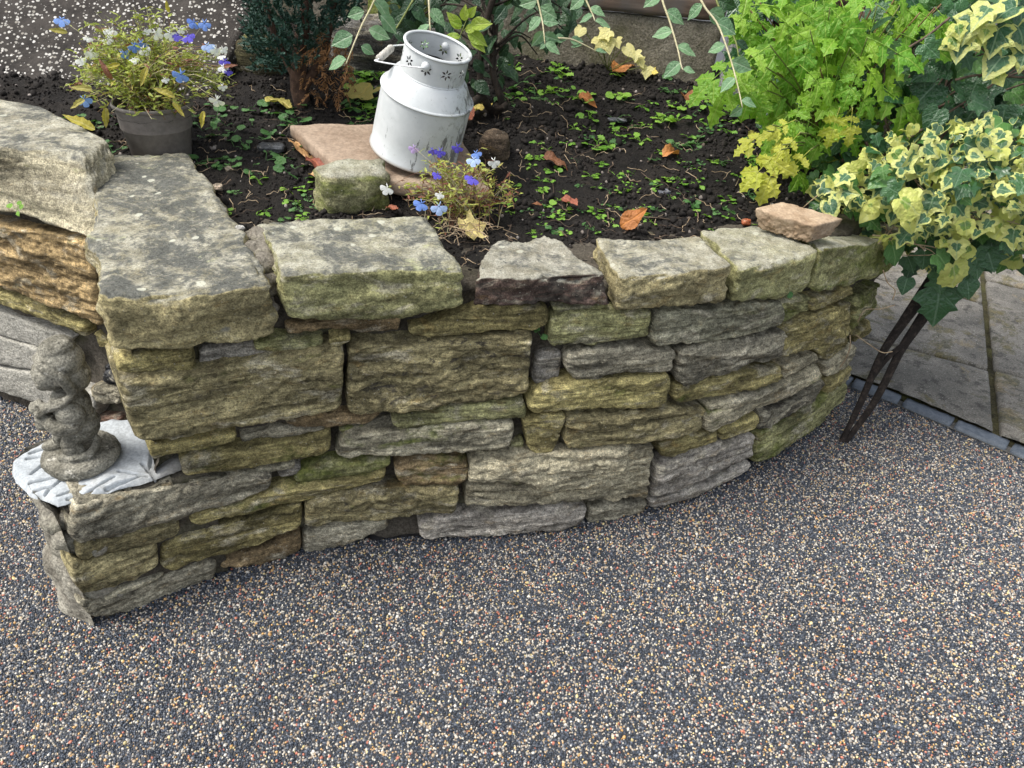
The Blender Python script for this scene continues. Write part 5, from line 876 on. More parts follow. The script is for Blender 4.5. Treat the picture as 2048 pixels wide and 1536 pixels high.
# ---- overhanging shrub with grey green oval leaves ----
sb_=on_soil(992,218); shr=thing('overhanging_shrub','shrub with dark twin stems and grey green oval leaves on long hanging twigs','shrub',sb_)
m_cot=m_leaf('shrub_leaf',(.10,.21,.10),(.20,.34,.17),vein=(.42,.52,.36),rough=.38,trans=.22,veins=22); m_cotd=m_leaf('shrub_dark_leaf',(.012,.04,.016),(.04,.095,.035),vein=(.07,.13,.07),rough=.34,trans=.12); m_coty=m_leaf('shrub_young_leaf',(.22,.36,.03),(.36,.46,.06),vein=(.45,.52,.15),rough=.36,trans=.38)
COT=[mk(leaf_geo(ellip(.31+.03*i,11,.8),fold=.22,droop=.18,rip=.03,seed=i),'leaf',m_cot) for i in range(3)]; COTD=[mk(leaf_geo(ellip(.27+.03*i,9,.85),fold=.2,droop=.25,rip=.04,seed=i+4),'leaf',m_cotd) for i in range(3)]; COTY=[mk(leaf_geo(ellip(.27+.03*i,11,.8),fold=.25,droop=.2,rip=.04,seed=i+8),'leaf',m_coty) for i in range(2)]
mtk=MB(); b1=sb_
for pts,r0,r1 in (([b1-UP*.02,at(965,195,2.31),at(960,150,2.30),at(968,60,2.30),at(1005,-60,2.3)],.012,.008),([b1-UP*.02,at(1003,205,2.31),at(985,140,2.31),at(990,60,2.33),at(1000,-60,2.35)],.011,.008),([at(965,192,2.31),at(945,205,2.26),at(930,222,2.24)],.012,.009),([at(992,215,2.33),at(1012,212,2.3)],.012,.011)):
    V,F=tube(spline(pts,18),np.linspace(r0,r1,18),9); V=V+(.002*fbm(V*70,3,3))[:,None]; mtk.add(V,F)
build('stem',mtk,m_bark,shr)
tw=[([(757,-25),(747,5),(725,48),(712,78),(700,108),(692,128)],2.02,[(746,-6,1,58),(762,30,1,46),(728,22,-1,36),(738,58,1,44),(705,70,-1,46),(722,92,1,30),(692,118,-1,44)],'c'),
([(856,-30),(859,30),(861,82)],2.06,[(858,18,1,44),(859,48,-1,48),(861,78,1,34),(862,82,-1,24)],'c'),
([(832,-10),(800,45),(785,66)],2.16,[(832,0,-1,44),(812,22,-1,46),(800,45,-1,40),(788,62,-1,36),(786,64,1,34),(822,12,1,44),(806,38,1,40)],'d'),
([(1066,-30),(1075,0),(1085,45),(1090,88)],2.12,[(1074,0,-1,36),(1078,15,1,40),(1082,34,-1,36),(1084,42,1,34),(1087,62,-1,36),(1089,72,1,32),(1090,86,1,36),(1090,88,-1,14)],'c'),
([(1160,-30),(1172,0),(1185,28),(1190,42)],2.14,[(1168,-8,-1,36),(1180,15,1,34),(1186,30,-1,30),(1190,40,1,36)],'c'),
([(1318,-30),(1326,5),(1340,45),(1356,100),(1362,130),(1366,140)],2.0,[(1322,-14,-1,40),(1332,22,1,46),(1345,62,-1,40),(1354,92,1,44),(1361,124,-1,42),(1366,138,1,26)],'c'),
([(1390,-25),(1410,15),(1436,50),(1460,115),(1475,170),(1485,215)],1.98,[(1405,8,-1,40),(1418,22,1,44),(1432,44,1,50),(1450,90,-1,34),(1462,122,1,50),(1470,155,-1,38),(1483,200,1,34),(1485,216,-1,28)],'c'),
([(1105,76),(1140,78),(1165,88),(1192,102)],2.3,[(1108,76,1,26),(1140,80,1,26),(1165,88,-1,24),(1190,100,1,24)],'c'),
([(1425,-25),(1440,20),(1470,80),(1478,120)],2.1,[(1432,0,1,46),(1450,40,1,34),(1470,82,1,36),(1478,120,-1,34)],'d')]
for pts,y,lv,kind in tw:
    mbt=MB(); V,F=tube(spline([at(u,v,y+.0008*(60-v)) for u,v in pts],20),np.linspace(.0030,.0014,20),6); mbt.add(V,F); build('twig',mbt,m_stemp if kind=='c' else m_stem,shr)
    T0=nrm(at(*pts[-1],y)-at(*pts[0],y))
    for u,v,sg,px in lv:
        p=at(u,v,y+.0008*(60-v)); rt=nrm(np.cross(T0,camdir(p)))*sg*(-1 if True else 1); d=nrm(T0*.55-rt*1.0*(-1)*1.0+rng.normal(0,.2,3)); d=nrm(T0*.6+cR*sg*.95+rng.normal(0,.16,3))
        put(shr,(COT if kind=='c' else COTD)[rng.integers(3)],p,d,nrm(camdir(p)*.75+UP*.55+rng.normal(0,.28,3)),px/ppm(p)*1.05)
# young yellow green shoot beside the can's neck
mbt=MB()
for pts in ([(905,110),(915,85),(925,60),(935,35)],[(905,118),(918,98),(930,95)],[(925,62),(945,50),(975,42)],[(860,72),(862,85),(876,98),(905,108)]): V,F=tube(spline([at(u,v,2.06) for u,v in pts],10),.0013,5); mbt.add(V,F)
build('twig',mbt,m_stem,shr)
for u,v,tu,tv in ((922,58,898,28),(928,42,930,14),(934,34,950,16),(940,50,978,46),(930,62,955,52),(922,74,892,72),(935,62,970,88),(940,72,968,100),(862,78,874,103),(876,96,890,84),(918,95,926,115),(925,50,912,46)):
    a=at(u,v,2.05);c=at(tu,tv,2.04); put(shr,COTY[rng.integers(2)],a,c-a,nrm(camdir(a)+UP*.4+rng.normal(0,.25,3)),max(.03,np.linalg.norm(c-a)*1.15))
k=0
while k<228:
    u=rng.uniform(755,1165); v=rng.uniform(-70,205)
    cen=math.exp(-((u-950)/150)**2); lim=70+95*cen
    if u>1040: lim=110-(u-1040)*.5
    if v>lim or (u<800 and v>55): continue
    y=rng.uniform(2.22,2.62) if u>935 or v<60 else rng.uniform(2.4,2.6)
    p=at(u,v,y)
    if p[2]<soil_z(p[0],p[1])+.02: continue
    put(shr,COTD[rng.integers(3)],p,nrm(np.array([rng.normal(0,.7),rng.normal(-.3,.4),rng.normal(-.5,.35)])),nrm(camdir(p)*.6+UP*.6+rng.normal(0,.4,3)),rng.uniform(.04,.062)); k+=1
mbt=MB()
for i in range(16):
    a=at(rng.uniform(960,1000),rng.uniform(-20,120),2.31); u,v=rng.uniform(780,1150),rng.uniform(-40,110); V,F=tube(spline([a,(a+at(u,v,2.4))/2+UP*.04,at(u,v,2.42)],10),np.linspace(.004,.0015,10),5); mbt.add(V,F)
build('branches',mbt,m_bark,shr)
# ---- yellow green plant with lobed leaves ----
m_cel=m_leaf('lobed_leaf',(.105,.30,.022),(.30,.49,.045),vein=(.42,.55,.12),rough=.42,trans=.42,veins=16); m_cely=m_leaf('lobed_leaf_yellow',(.44,.50,.045),(.56,.54,.09),vein=(.6,.6,.2),rough=.45,trans=.42,veins=16,spots=.4)
def frond(seed,mat):
    r=np.random.default_rng(seed); mb=MB()
    P=spline([(0,0,0),(0,.35,.03),(0,.7,.0),(0,.78,-.02)],8); V,F=tube(P,np.linspace(.012,.007,8),5,False); mb.add(V,F,edge=.5,mid=.02,ln=.5)
    for t,sd,sz,ang in ((.30,1,.36,66),(.32,-1,.36,66),(.60,1,.42,52),(.60,-1,.42,52),(.72,0,.50,0)):
        g=leaf_geo(serr(.33 if sd else .36,3,26,.26,.55),ctr=.45,rings=(.4,.75,1.),fold=.14,droop=.30,rip=.06,seed=seed*7+int(t*50)+sd)
        V,F,A=g; s=sz*r.uniform(.88,1.12); a=math.radians(ang+r.normal(0,7))*sd; V=V*s; tl=r.normal(-.12,.12); V[:,2]+=tl*V[:,1]; V=np.c_[V[:,0]*math.cos(a)+V[:,1]*math.sin(a),-V[:,0]*math.sin(a)+V[:,1]*math.cos(a),V[:,2]]+np.array([0,t,.0]); mb.add(V,F,**A)
    return mb.mesh('leaf',mat)
CEL=[frond(i,m_cel) for i in range(5)]; CELY=[frond(i+9,m_cely) for i in range(3)]
yb=on_soil(1640,335)+np.array([.02,.05,0]); cel=thing('lobed_leaf_plant','tall yellow green plant with deeply lobed leaves at the right end of the bed','leafy plant',yb)
fl=[(1500,20,1500,75),(1520,5,1480,40),(1545,25,1600,70),(1575,25,1575,90),(1565,55,1525,110),(1600,20,1655,60),(1640,30,1640,90),(1660,15,1700,60),(1690,40,1745,80),(1700,20,1690,75),(1720,60,1700,120),(1755,10,1800,45),(1800,10,1840,40),(1870,15,1900,55),(1840,25,1885,60),(1735,75,1800,110),(1700,95,1745,150),(1755,60,1790,95),(1540,90,1490,130),(1480,115,1425,160),(1500,110,1450,185),(1520,125,1500,190),(1535,100,1580,150),(1545,150,1545,200),(1600,130,1640,170),(1590,110,1580,160),(1650,105,1655,170),(1690,115,1670,165),(1640,135,1620,190),(1720,130,1700,180),(1745,160,1810,215),(1755,175,1745,215),(1780,60,1850,90),(1660,185,1665,240),(1690,200,1670,255),(1560,190,1540,240),(1600,200,1590,250),(1610,170,1560,195),(1700,170,1730,205),(1580,225,1545,275),(1620,230,1610,280),(1600,250,1560,290),(1740,95,1760,140),(1480,10,1490,45),(1620,60,1610,115),(1580,70,1620,110),(1465,150,1480,190),(1510,170,1520,215),(1680,240,1700,275),(1650,50,1680,100)]
mbs=MB(); mbs2=MB()
for i,(u,v,tu,tv) in enumerate(fl):
    y=2.02+.22*rng.random()+(.08 if v<60 else 0); a=at(u,v,y); c=at(tu,tv,y-.02); L=max(.09,np.linalg.norm(c-a)*1.55)
    put(cel,CEL[rng.integers(5)],a,c-a,nrm(camdir(a)*.75+UP*.6+rng.normal(0,.22,3)),L)
    V,F=tube(spline([yb+np.array([*rng.normal(0,.025,2),-.01]),(yb+a)/2+np.array([*rng.normal(0,.015,2),.05]),a],12),np.linspace(.0028,.0015,12),5); (mbs if rng.random()<.7 else mbs2).add(V,F)
for i in range(85):
    u,v=rng.uniform(1470,1860),rng.uniform(-70,300)
    if v>170+abs(u-1640)*.0 and abs(u-1630)>90: continue
    if u>1760 and v>90 or u<1500 and v>120: continue
    y=rng.uniform(2.15,2.45); a=at(u,v,y); d=nrm(np.array([rng.normal(0,.7),-.5,rng.normal(-.45,.3)])); put(cel,CEL[rng.integers(5)],a,d,nrm(camdir(a)*.4+UP*.8+rng.normal(0,.25,3)),rng.uniform(.10,.15))
for u,v,tu,tv,y in ((1560,300,1500,360,1.90),(1565,290,1530,380,1.89),(1600,265,1560,310,1.95),(1545,250,1560,300,1.98),(1590,240,1545,262,2.0),(1620,300,1590,330,1.97),(1535,262,1500,285,1.96),(1680,215,1660,275,2.02),(1705,215,1700,265,2.02)):
    a=at(u,v,y);c=at(tu,tv,y-.01); put(cel,CELY[rng.integers(3)],a,c-a,nrm(camdir(a)*.6+UP*.7),max(.08,np.linalg.norm(c-a)*1.2))
    V,F=tube(spline([yb,(yb+a)/2+UP*.03,a],10),.0022,5); mbs.add(V,F)
for u,v in ((1720,-30),(1765,-30),(1800,-20),(1830,-30),(1690,-30),(1870,-30),(1900,-10),(1750,-40)): V,F=tube(spline([yb,(yb+at(u,v,2.2))/2+np.array([-.02,0,.03]),at(u,v,2.22)],12),np.linspace(.0035,.002,12),6); mbs2.add(V,F)
build('stems',mbs,m_stem,cel,kind='stuff'); build('stems',mbs2,m_stemr,cel,kind='stuff')
# ---- dark ivy ----
m_ivd=m_leaf('ivy_dark_leaf',(.014,.062,.020),(.045,.125,.040),vein=(.15,.24,.15),rough=.28,trans=.12,spec=.55,veins=20); m_ivg=m_leaf('ivy_green_leaf',(.045,.13,.025),(.09,.21,.05),vein=(.25,.38,.16),rough=.32,trans=.2)
m_ivv=m_leaf('ivy_variegated_leaf',(.022,.09,.04),(.075,.17,.075),vein=(.3,.42,.25),rough=.36,trans=.22,edgecol=(.64,.60,.27),edgew=.40,veins=18); m_ivy2=m_leaf('ivy_cream_leaf',(.10,.22,.04),(.30,.40,.07),vein=(.5,.55,.25),rough=.38,trans=.3,edgecol=(.66,.62,.22),edgew=.62,veins=18)
IVD=[mk(leaf_geo(IVY[i%3],ctr=.3,fold=.12,droop=.22,rip=.05,seed=i),'leaf',m_ivd) for i in range(4)]; IVG=[mk(leaf_geo(IVY[i%3],ctr=.3,fold=.15,droop=.25,rip=.06,seed=i+5),'leaf',m_ivg) for i in range(3)]
IVV=[mk(leaf_geo(IVY[i%3],ctr=.3,fold=.12,droop=.28,rip=.09,seed=i+11,asym=.15*(i%2)),'leaf',m_ivv) for i in range(5)]; IVC=[mk(leaf_geo(IVY[(i+1)%3] if i<2 else ROUND,ctr=.32,fold=.1,droop=.3,rip=.14,seed=i+21),'leaf',m_ivy2) for i in range(4)]
ivb=on_soil(1500,60)+np.array([.55,-.25,0]); ivb=np.array([1.12,2.35,.70]); ivy=thing('dark_ivy','dark green ivy with large lobed leaves climbing behind the variegated ivy','ivy',ivb)
def ivyleaf(root,me,u,v,y,tu,tv,px=None,tw=.25,f=.7):
    a=at(u,v,y);c=at(tu,tv,y-.015); put(root,me,a,c-a,nrm(camdir(a)*f+UP*.55+rng.normal(0,tw,3)),(px/ppm(a) if px else np.linalg.norm(c-a))*1.05)
for u,v,tu,tv in ((1850,120,1850,180),(1930,110,1945,140),(1875,165,1815,225),(1905,165,1935,190),(1880,215,1850,265),(1910,215,1905,250),(1930,245,1935,270),(2010,215,2000,270),(1995,90,2048,125),(1700,260,1650,310),(1720,250,1745,285),(1690,300,1720,335),(1750,280,1780,305),(1765,285,1760,320),(1700,275,1720,240),(2035,90,2030,130),(1985,230,2040,255),(1880,100,1930,120),(1845,85,1880,115),(1960,150,1935,205),(1800,250,1790,290),(1750,220,1765,245),(1660,335,1690,360),(1940,200,1985,215)): ivyleaf(ivy,IVD[rng.integers(4)],u,v,rng.uniform(2.05,2.15),tu,tv,None,.18)
k=0
while k<235:
    u,v=rng.uniform(1590,2250),rng.uniform(-90,430)
    if v<60 and u<1760: continue
    if u<1690 and not (270<v<395): continue
    y=rng.uniform(2.12,2.5); a=at(u,v,y); put(ivy,(IVD if rng.random()<.8 else IVG)[rng.integers(3)],a,nrm(np.array([rng.normal(0,.6),-.3,rng.normal(-.6,.3)])),nrm(camdir(a)*.6+UP*.5+rng.normal(0,.35,3)),rng.uniform(.055,.095)); k+=1
mbs=MB()
for i in range(26):
    a=at(rng.uniform(1640,1900),rng.uniform(300,420),2.1); c=at(rng.uniform(1750,2150),rng.uniform(0,300),rng.uniform(2.15,2.4)); V,F=tube(spline([a,(a+c)/2+rng.normal(0,.04,3),c],12),np.linspace(.005,.002,12),6); mbs.add(V,F)
for pts in ([(1910,160),(1960,150),(2048,155)],[(1790,110),(1850,75),(1900,35)],[(1960,95),(1985,112),(2000,112)]): V,F=tube(spline([at(u,v,2.06) for u,v in pts],12),.003,6); mbs.add(V,F)
build('vines',mbs,m_twig,ivy,kind='stuff')
# ---- ivy on the fence behind ----
fi=thing('fence_ivy','shaded dark ivy hanging on the fence behind the yellow green plant','ivy',(1.0,2.66,.85)); k=0
while k<210:
    u,v=rng.uniform(1450,2150),rng.uniform(-110,330); y=rng.uniform(2.45,2.64)
    if u<1480 and v>20: continue
    a=at(u,v,y)
    if a[2]<soil_z(a[0],a[1])+.02: continue
    put(fi,(IVD if rng.random()<.85 else IVG)[rng.integers(3)],a,nrm(np.array([rng.normal(0,.6),-.3,rng.normal(-.6,.3)])),nrm(camdir(a)*.8+UP*.4+rng.normal(0,.3,3)),rng.uniform(.06,.10)); k+=1
# ---- variegated ivy spilling over the wall end ----
vib=np.array([.98,2.02,.66]); vi=thing('variegated_ivy','cream and green variegated ivy spilling over the right end of the wall','ivy',vib)
sel=[(1720,375,1700,400),(1845,290,1880,315),(1850,325,1815,360),(1835,350,1830,320),(1790,340,1835,310),(1780,350,1815,385),(1800,395,1840,430),(1870,385,1850,440),(1890,350,1920,372),(1965,235,1990,255),(1945,262,1970,240),(1955,255,1935,270),(1980,268,2005,275),(1960,280,1985,300),(2010,260,1990,285),(1790,420,1780,452),(1900,445,1870,470),(1945,400,1990,415),(2000,340,2040,360),(2010,410,2045,425),(1985,435,1960,470),(1700,345,1670,370),(1735,350,1755,385),(1760,395,1790,415),(1820,440,1850,462),(1930,310,1900,335),(1960,330,1935,345),(1905,405,1945,440),(1770,370,1745,395),(1680,390,1655,410)]
cnt=0
for u,v,tu,tv in sel: ivyleaf(vi,IVV[rng.integers(5)],u,v,rng.uniform(1.86,1.94),tu,tv,None,.15,.8); cnt+=1
extra=MB(); nl=0
while nl<560:
    u,v=rng.uniform(1640,2230),rng.uniform(225,540)
    top=392-(u-1640)*.72 if u<1830 else 262-(u-1830)*.12
    bot=430+(u-1640)*.25 if u<1760 else (505 if u<1850 else (545 if u<1920 else 520))
    if v<top+rng.normal(0,8) or v>bot+rng.normal(0,6): continue
    dep=np.clip((v-top)/(bot-top),0,1); y=2.02-.22*math.sin(math.pi*min(1,dep*.9+.1))+rng.uniform(-.03,.10)
    a=at(u,v,y); me=(IVV if rng.random()<.46 else (IVC if rng.random()<.55 else (IVG if rng.random()<.5 else IVD))); me=me[rng.integers(len(me)) if me is not IVD else 0]
    tip=nrm(np.array([rng.normal(0,.7),-.55,rng.normal(-.5,.4)])); nn=nrm(camdir(a)*.6+UP*.55+rng.normal(0,.35,3)); s=float(np.clip(rng.lognormal(math.log(.036),.33),.02,.075))
    if nl<205: put(vi,me,a,tip,nn,s)
    else: 
        y2=a+np.array([0,rng.uniform(.05,.16),-.01]); o=put(vi,me,y2,tip,nn,s,'tmp'); extra_l=globals().setdefault('EXL',[]); extra_l.append(o)
    nl+=1
# the leaves deeper inside, joined per material
groups={}
for o in EXL: groups.setdefault(o.data.materials[0].name,[]).append(o)
for k_,os_ in groups.items():
    mbx=MB()
    for o in os_:
        me=o.data; n=len(me.vertices); co=np.empty(n*3,np.float32); me.vertices.foreach_get('co',co); V=applyM(o.matrix_basis,co.reshape(-1,3).astype(float))+np.array(vi.location)
        at_={}
        for nm in('edge','mid','ln'): q=np.empty(n,np.float32); me.attributes[nm].data.foreach_get('value',q); at_[nm]=q
        F3=np.array([p.vertices[:] for p in me.polygons if len(p.vertices)==3]); F4=np.array([p.vertices[:] for p in me.polygons if len(p.vertices)==4]); mbx.add(V,[F3,F4],**at_); 
    m_=os_[0].data.materials[0]
    for o in os_: bpy.data.objects.remove(o)
    build('inner_leaves',mbx,m_,vi,kind='stuff')
for u,v,tu,tv,me in ((1785,488,1795,532,IVG[2]),(1850,500,1845,540,IVD[2]),(1870,505,1905,540,IVG[0]),(1890,500,1922,505,IVG[2]),(1905,520,1912,575,IVC[3]),(1880,545,1880,590,IVD[0]),(1950,500,1960,560,IVD[1]),(1935,560,1940,600,IVD[2]),(1880,575,1870,655,IVD[1]),(1975,500,1990,545,IVD[0]),(1815,555,1805,590,IVD[2]),(1930,465,1905,480,IVC[0]),(2010,480,2030,510,IVD[1]),(1640,585,1655,600,IVG[2])): ivyleaf(vi,me,u,v,rng.uniform(1.88,1.98),tu,tv,None,.15,.8)
for u,v,tu,tv,m2 in ((2000,50,1985,95,0),(1950,25,1935,62,1),(2040,5,2000,30,2),(2035,45,2048,85,3),(1985,8,1965,30,4),(1925,60,1920,90,0),(2060,80,2048,115,1),(2010,105,1990,130,2)): ivyleaf(vi,IVV[m2],u,v,2.05,tu,tv,62,.15,.8)
for u,v,tu,tv in ((1915,45,1920,75),(1945,70,1955,95),(1975,50,1970,72),(1900,70,1912,92),(1990,140,2000,160)): ivyleaf(vi,IVC[0],u,v,2.04,tu,tv,36,.15,.8)
k=0
while k<42:
    u,v=rng.uniform(1770,2110),rng.uniform(390,545)
    if u<1800 and v>500: continue
    a=at(u,v,rng.uniform(2.0,2.12)); put(vi,(IVD if rng.random()<.8 else IVG)[rng.integers(3)],a,nrm(np.array([rng.normal(0,.6),-.3,-.6])),nrm(camdir(a)*.8+UP*.4+rng.normal(0,.3,3)),rng.uniform(.05,.08)); k+=1
mbs=MB()
for pts,y in (([(1745,470),(1775,475),(1785,490)],1.93),([(1790,485),(1830,488),(1850,500)],1.92),([(1830,488),(1870,495),(1885,505)],1.92),([(1920,500),(1960,460),(1990,470),(2030,440)],1.95),([(1880,520),(1920,470),(1950,430)],1.95),([(1766,540),(1775,565),(1790,580),(1785,600)],1.9),([(1715,645),(1730,620),(1760,618),(1790,610)],1.93),([(1712,670),(1740,690),(1765,705),(1785,703)],1.93),([(1700,670),(1700,695),(1690,720),(1680,735)],1.92),([(1600,420),(1650,380),(1700,360)],1.95)): V,F=tube(spline([at(u,v,y) for u,v in pts],12),.0016,5); mbs.add(V,F)
for i in range(60):
    a=at(rng.uniform(1750,2150),rng.uniform(330,500),rng.uniform(1.95,2.1)); V,F=tube(spline([a,a+rng.normal(0,.03,3),a+rng.normal(0,.06,3)],8),.0013,4); mbs.add(V,F)
build('vines',mbs,m_root,vi,kind='stuff')
# ---- pale yellow ivy seedling at the fence ----
m_pay=m_leaf('pale_ivy_leaf',(.66,.60,.22),(.78,.72,.34),vein=(.7,.7,.4),rough=.5,trans=.3); PAY=[mk(leaf_geo(IVY[i],ctr=.3,fold=.1,droop=.2,rip=.05,seed=i+31),'leaf',m_pay) for i in range(3)]
p0=on_soil(1215,140); pay=thing('pale_ivy','small ivy with pale yellow leaves growing at the foot of the fence','ivy',p0); mbs=MB()
for u,v,s in ((1165,62,24),(1195,78,34),(1215,85,28),(1222,68,28),(1250,100,28),(1272,108,22),(1277,124,20),(1295,140,24),(1232,84,20)):
    a=at(u,v-8,2.68); put(pay,PAY[rng.integers(3)],a,nrm(np.array([rng.normal(0,.5),-.4,-.5])),nrm(camdir(a)+UP*.4+rng.normal(0,.2,3)),s/ppm(a)*1.15); V,F=tube(spline([p0,(p0+a)/2+rng.normal(0,.01,3),a],8),.0014,5); mbs.add(V,F)
build('stems',mbs,m_stem,pay,kind='stuff')
# ---- weeds ----
m_weed=m_leaf('weed_leaf',(.12,.31,.03),(.26,.47,.06),vein=(.28,.42,.12),rough=.34,trans=.3,veins=14); m_weedd=m_leaf('weed_dark_leaf',(.04,.13,.03),(.09,.20,.055),vein=(.18,.3,.12),rough=.36,trans=.2,veins=14)
def weed(seed,mat,kind):
    r=np.random.default_rng(seed); mb=MB(); n=r.integers(3,8) if kind!='round' else r.integers(1,4)
    for i in range(n):
        a=i*2.4+r.normal(0,.4); el=r.uniform(.15,.8); d=np.array([math.cos(a)*math.cos(el),math.sin(a)*math.cos(el),math.sin(el)]); L=r.uniform(.35,1.)
        half=ROUND if kind!='lobed' else serr(.42,3,14,.25,.3)
        P=spline([(0,0,0),d*L*.5+np.array([0,0,.1]),d*L],6); V,F=tube(P,.035,4,False); mb.add(V,F,edge=.5,mid=.3,ln=.5)
        V,F,A=leaf_geo(half,ctr=.4,rings=(.6,1.),fold=.1,droop=.2,rip=.06,seed=seed+i); s=r.uniform(.55,1.1); tip=nrm(np.array([d[0],d[1],r.uniform(-.2,.3)])); mb.add(applyM(frameM(d*L,tip,nrm(UP+r.normal(0,.25,3)),s),V),F,**A)
    return mb.mesh('weed_seedling',mat)
WD=[weed(i,m_weed if i%3 else m_weedd,'round2') for i in range(6)]; WL=[weed(i+20,m_weed if i%3 else m_weedd,'lobed') for i in range(5)]; WR=[weed(i+40,m_weedd,'round') for i in range(5)]
def weedat(u,v,me,px,label,group):
    p=on_soil(u,v); p[2]=float(soil_h(p[None,:2])[0])-.002; s=px/ppm(p); o=obj('weed_seedling',me); o.matrix_basis=Matrix.Translation(Vector(p))@Matrix.Rotation(rng.uniform(0,6.28),4,'Z')@Matrix.Scale(s,4); lm=min(LM,key=lambda q:(q[0]-u)**2+(1.7*(q[1]-v))**2)[2]; tag(o,label+' nearest the '+lm,'weed',group.split(' ')[0]+' by the '+lm)
placed=[]
LM=[(1265,457,'copper brown leaf behind the coping'),(1345,308,'orange fallen leaf'),(1110,325,'shiny dark brown leaf'),(1135,405,'small red brown leaf'),(1235,240,'grey slate chip'),(1327,384,'blue grey slate chip'),(1575,282,'dull brown flat stone'),(1600,430,'broken sandstone piece'),(990,300,'round brown cobble'),(945,455,'sparse lobelia'),(1240,135,'large orange leaf by the fence'),(1375,195,'curled brown leaf before the fence post'),(1170,200,'small orange curled leaf'),(1510,380,'yellow green plant'),(545,295,'dark flat stone by the pot'),(565,210,'long yellow brown leaf'),(605,310,'curled tan leaf'),(440,350,'pale pebbles by the pot'),(400,250,'flower pot'),(190,270,'side wall coping'),(640,430,'green mossed rock'),(730,190,'milk can'),(1000,205,'dark shrub stems'),(1420,180,'fence post'),(500,430,'second coping stone'),(1090,440,'third coping stone'),(1440,440,'fifth coping stone'),(1060,370,'bare soil right of the lobelia')]
def scatter(n,reg,meshes,px,label,group,mind=14,w=None):
    k=0;tr=0
    while k<n and tr<6000:
        tr+=1; u,v=rng.uniform(reg[0],reg[2]),rng.uniform(reg[1],reg[3])
        p=on_soil(u,v)
        if not pts_in_poly(p[None,:2],SOILP)[0] or any((u-a)**2+((v-b_)*1.6)**2<mind**2 for a,b_ in placed): continue
        if w and not w(u,v): continue
        placed.append((u,v)); weedat(u,v,meshes[rng.integers(len(meshes))],rng.uniform(*px),label,group); k+=1
front=lambda u,v: rng.random()<math.exp(-((v-400)/90)**2)+.15 and not(u<1020 and v>330)
scatter(120,(1000,120,1560,470),WD+WL,(8,15),'small bright green weed seedling','seedlings',13,front)
scatter(34,(1130,170,1530,300),WL+WD,(12,21),'larger lobed weed seedling','lobed',18)
scatter(44,(395,200,620,350),WR,(16,24),'round leaved creeping weed','creeping',15)
scatter(14,(440,340,640,440),WD,(10,16),'green weed seedling','weeds',22)
scatter(12,(145,230,235,300),WR,(14,22),'round leaved creeping weed left of the pot','creepers',12)
scatter(26,(700,120,760,240),WL,(16,26),'dark lobed shaded weed','shaded',14)
scatter(20,(1000,110,1140,200),WL+WR,(14,22),'dark weed under the shrub','dark',16)
scatter(26,(1340,130,1560,230),WR+WL,(14,20),'dark green weed under the hanging twigs','green',14)
def wallweed(s,z,off,px,label,me):
    p=wallpt(np.array([s]),z,off)[0]; o=obj('weed_seedling',me); o.matrix_basis=Matrix.Translation(Vector(p))@Matrix.Rotation(.9,4,'X')@Matrix.Scale(px/ppm(p),4); tag(o,label,'weed')
wallweed(1.048,.60,-.005,15,'tiny round leaved weed growing in the gap beside the dark brown block',WR[0]); wallweed(1.66,.628,.02,13,'tiny weed hanging under the coping at the right side of the wall',WR[1])
p=on_z(118,430,.74)+np.array([0,-.02,0]); o=obj('weed_seedling',WL[1]); o.matrix_basis=Matrix.Translation(Vector(retpt(np.array([.47]),.73,.06)[0]))@Matrix.Rotation(.8,4,'X')@Matrix.Scale(.016,4); tag(o,'bright green weed sprouting from the joint beside the corner coping stone','weed')
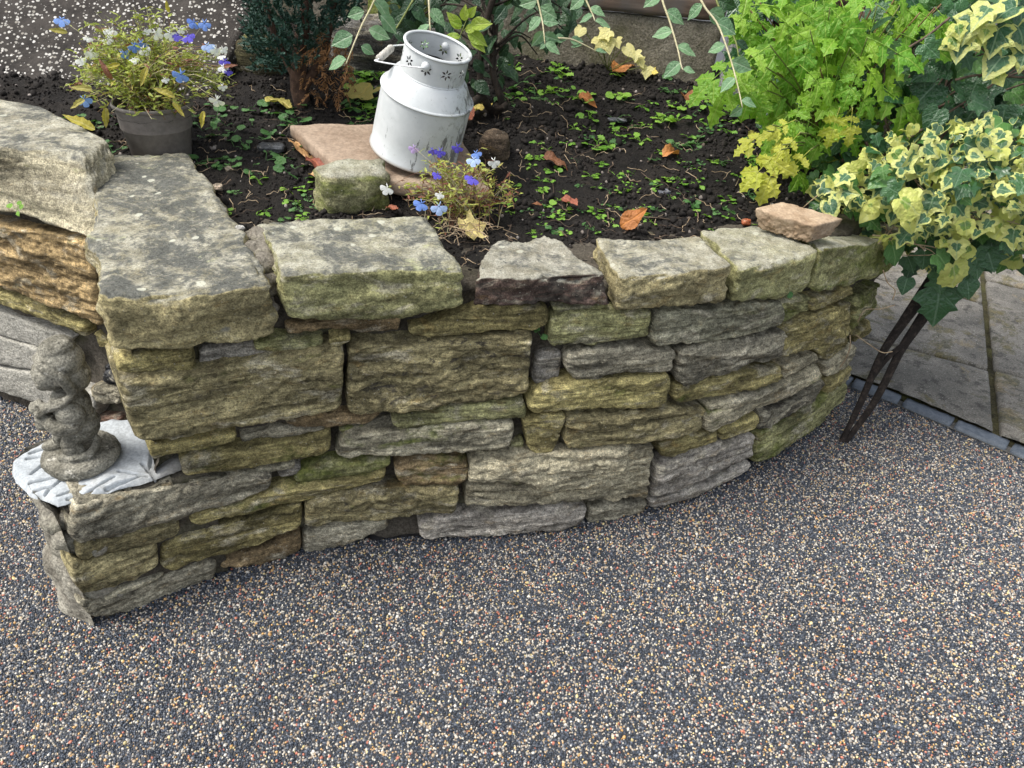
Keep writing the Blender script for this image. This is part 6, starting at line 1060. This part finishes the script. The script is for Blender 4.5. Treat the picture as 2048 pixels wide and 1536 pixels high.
# ---- fallen leaves ----
def dead_mat(n,c1,c2): return m_leaf(n,c1,c2,vein=(c2[0]*1.3,c2[1]*1.2,c2[2]),rough=.55,trans=.15,spots=.5,veins=30)
DM={'orange':dead_mat('fallen_orange',(.34,.12,.03),(.50,.22,.07)),'brown':dead_mat('fallen_brown',(.14,.055,.025),(.24,.10,.04)),'tan':dead_mat('fallen_tan',(.46,.26,.11),(.58,.36,.17)),'yellow':dead_mat('fallen_yellow',(.55,.44,.07),(.68,.55,.16)),'cream':dead_mat('fallen_cream',(.70,.58,.22),(.80,.68,.34)),'olive':dead_mat('fallen_olive',(.34,.32,.06),(.46,.38,.12)),'red':dead_mat('fallen_red',(.22,.06,.04),(.32,.11,.06))}
dl=[(1240,458,1292,440,'orange','oval','copper brown fallen leaf standing on the soil behind the fourth coping stone',1.3,.8),(1325,316,1364,298,'orange','curl','orange fallen leaf lying alone in the middle of the bed',1.,.4),(585,285,630,312,'tan','curl','curled tan fallen leaf against the left edge of the brown slab',1.1,.5),(622,318,645,345,'red','curl','dark red brown crumpled leaf against the left edge of the brown slab',1.2,.5),(622,352,655,366,'tan','oval','tan fallen leaf between the brown slab and the green mossed rock',1.1,.2),(535,200,598,224,'olive','oval','long yellow brown leaf fallen under the conifer',1.,.2),(925,470,968,455,'cream','ivy','pale cream lobed leaf fallen beside the sparse lobelia',1.1,.6),(1085,318,1138,330,'brown','curl','shiny dark brown fallen leaf right of the cobble',1.,.2),(912,250,945,228,'red','oval','red brown fallen leaf tucked behind the milk can',1.1,.3),(935,226,985,214,'yellow','oval','yellow green fallen leaf under the shrub stem',1.,.3),(1225,145,1275,128,'orange','oval','large orange brown fallen leaf by the fence',1.1,.4),(1500,290,1515,270,'olive','curl','yellowish curled leaf under the yellow green plant',1.4,.4),(1125,400,1150,412,'red','oval','small red brown fallen leaf with a pale tip in the front of the bed',1.2,.3),(775,418,793,425,'red','oval','small reddish fallen leaf beside the green mossed rock',1.2,.3),(1365,190,1385,205,'brown','curl','small brown curled leaf before the fence post',1.2,.4),(1160,195,1190,208,'orange','curl','small orange curled leaf at the back of the bed',1.,.4),(1290,145,1312,150,'yellow','ivy','yellow lobed leaf fallen at the foot of the fence',1.2,.3),(1065,410,1085,418,'brown','oval','small brown leaf scrap right of the sparse lobelia',1.,.3),(1510,470,1530,462,'brown','oval','brown leaf scrap behind the broken stone piece',1.,.3),(715,205,735,180,'olive','ivy','pale blotched leaf fallen left of the milk can',1.3,.7)]
for i,(u,v,tu,tv,mt_,kd,lab,k_,fc) in enumerate(dl):
    half=serr(.30,9,24,.05) if kd=='oval' else (serr(.24,4,18,.06) if kd=='curl' else IVY[0])
    me=mk(leaf_geo(half,ctr=.4,fold=(.75 if kd=='curl' else .28),droop=(.55 if kd=='curl' else -.15),rip=.12,seed=i+50),'fallen_leaf',DM[mt_])
    a=on_soil(u,v,.006);c=on_soil(tu,tv,.012); L=np.linalg.norm(c-a)
    if fc>.7: c=a+nrm(cR*.75+UP*.55)*.06; L=.06
    o=obj('fallen_leaf',me); o.matrix_basis=frameM(a+UP*.006,c-a,nrm(UP*(1.1-fc)+camdir(a)*fc+rng.normal(0,.15,3)),min(L,.10)*k_); tag(o,lab,'leaf')
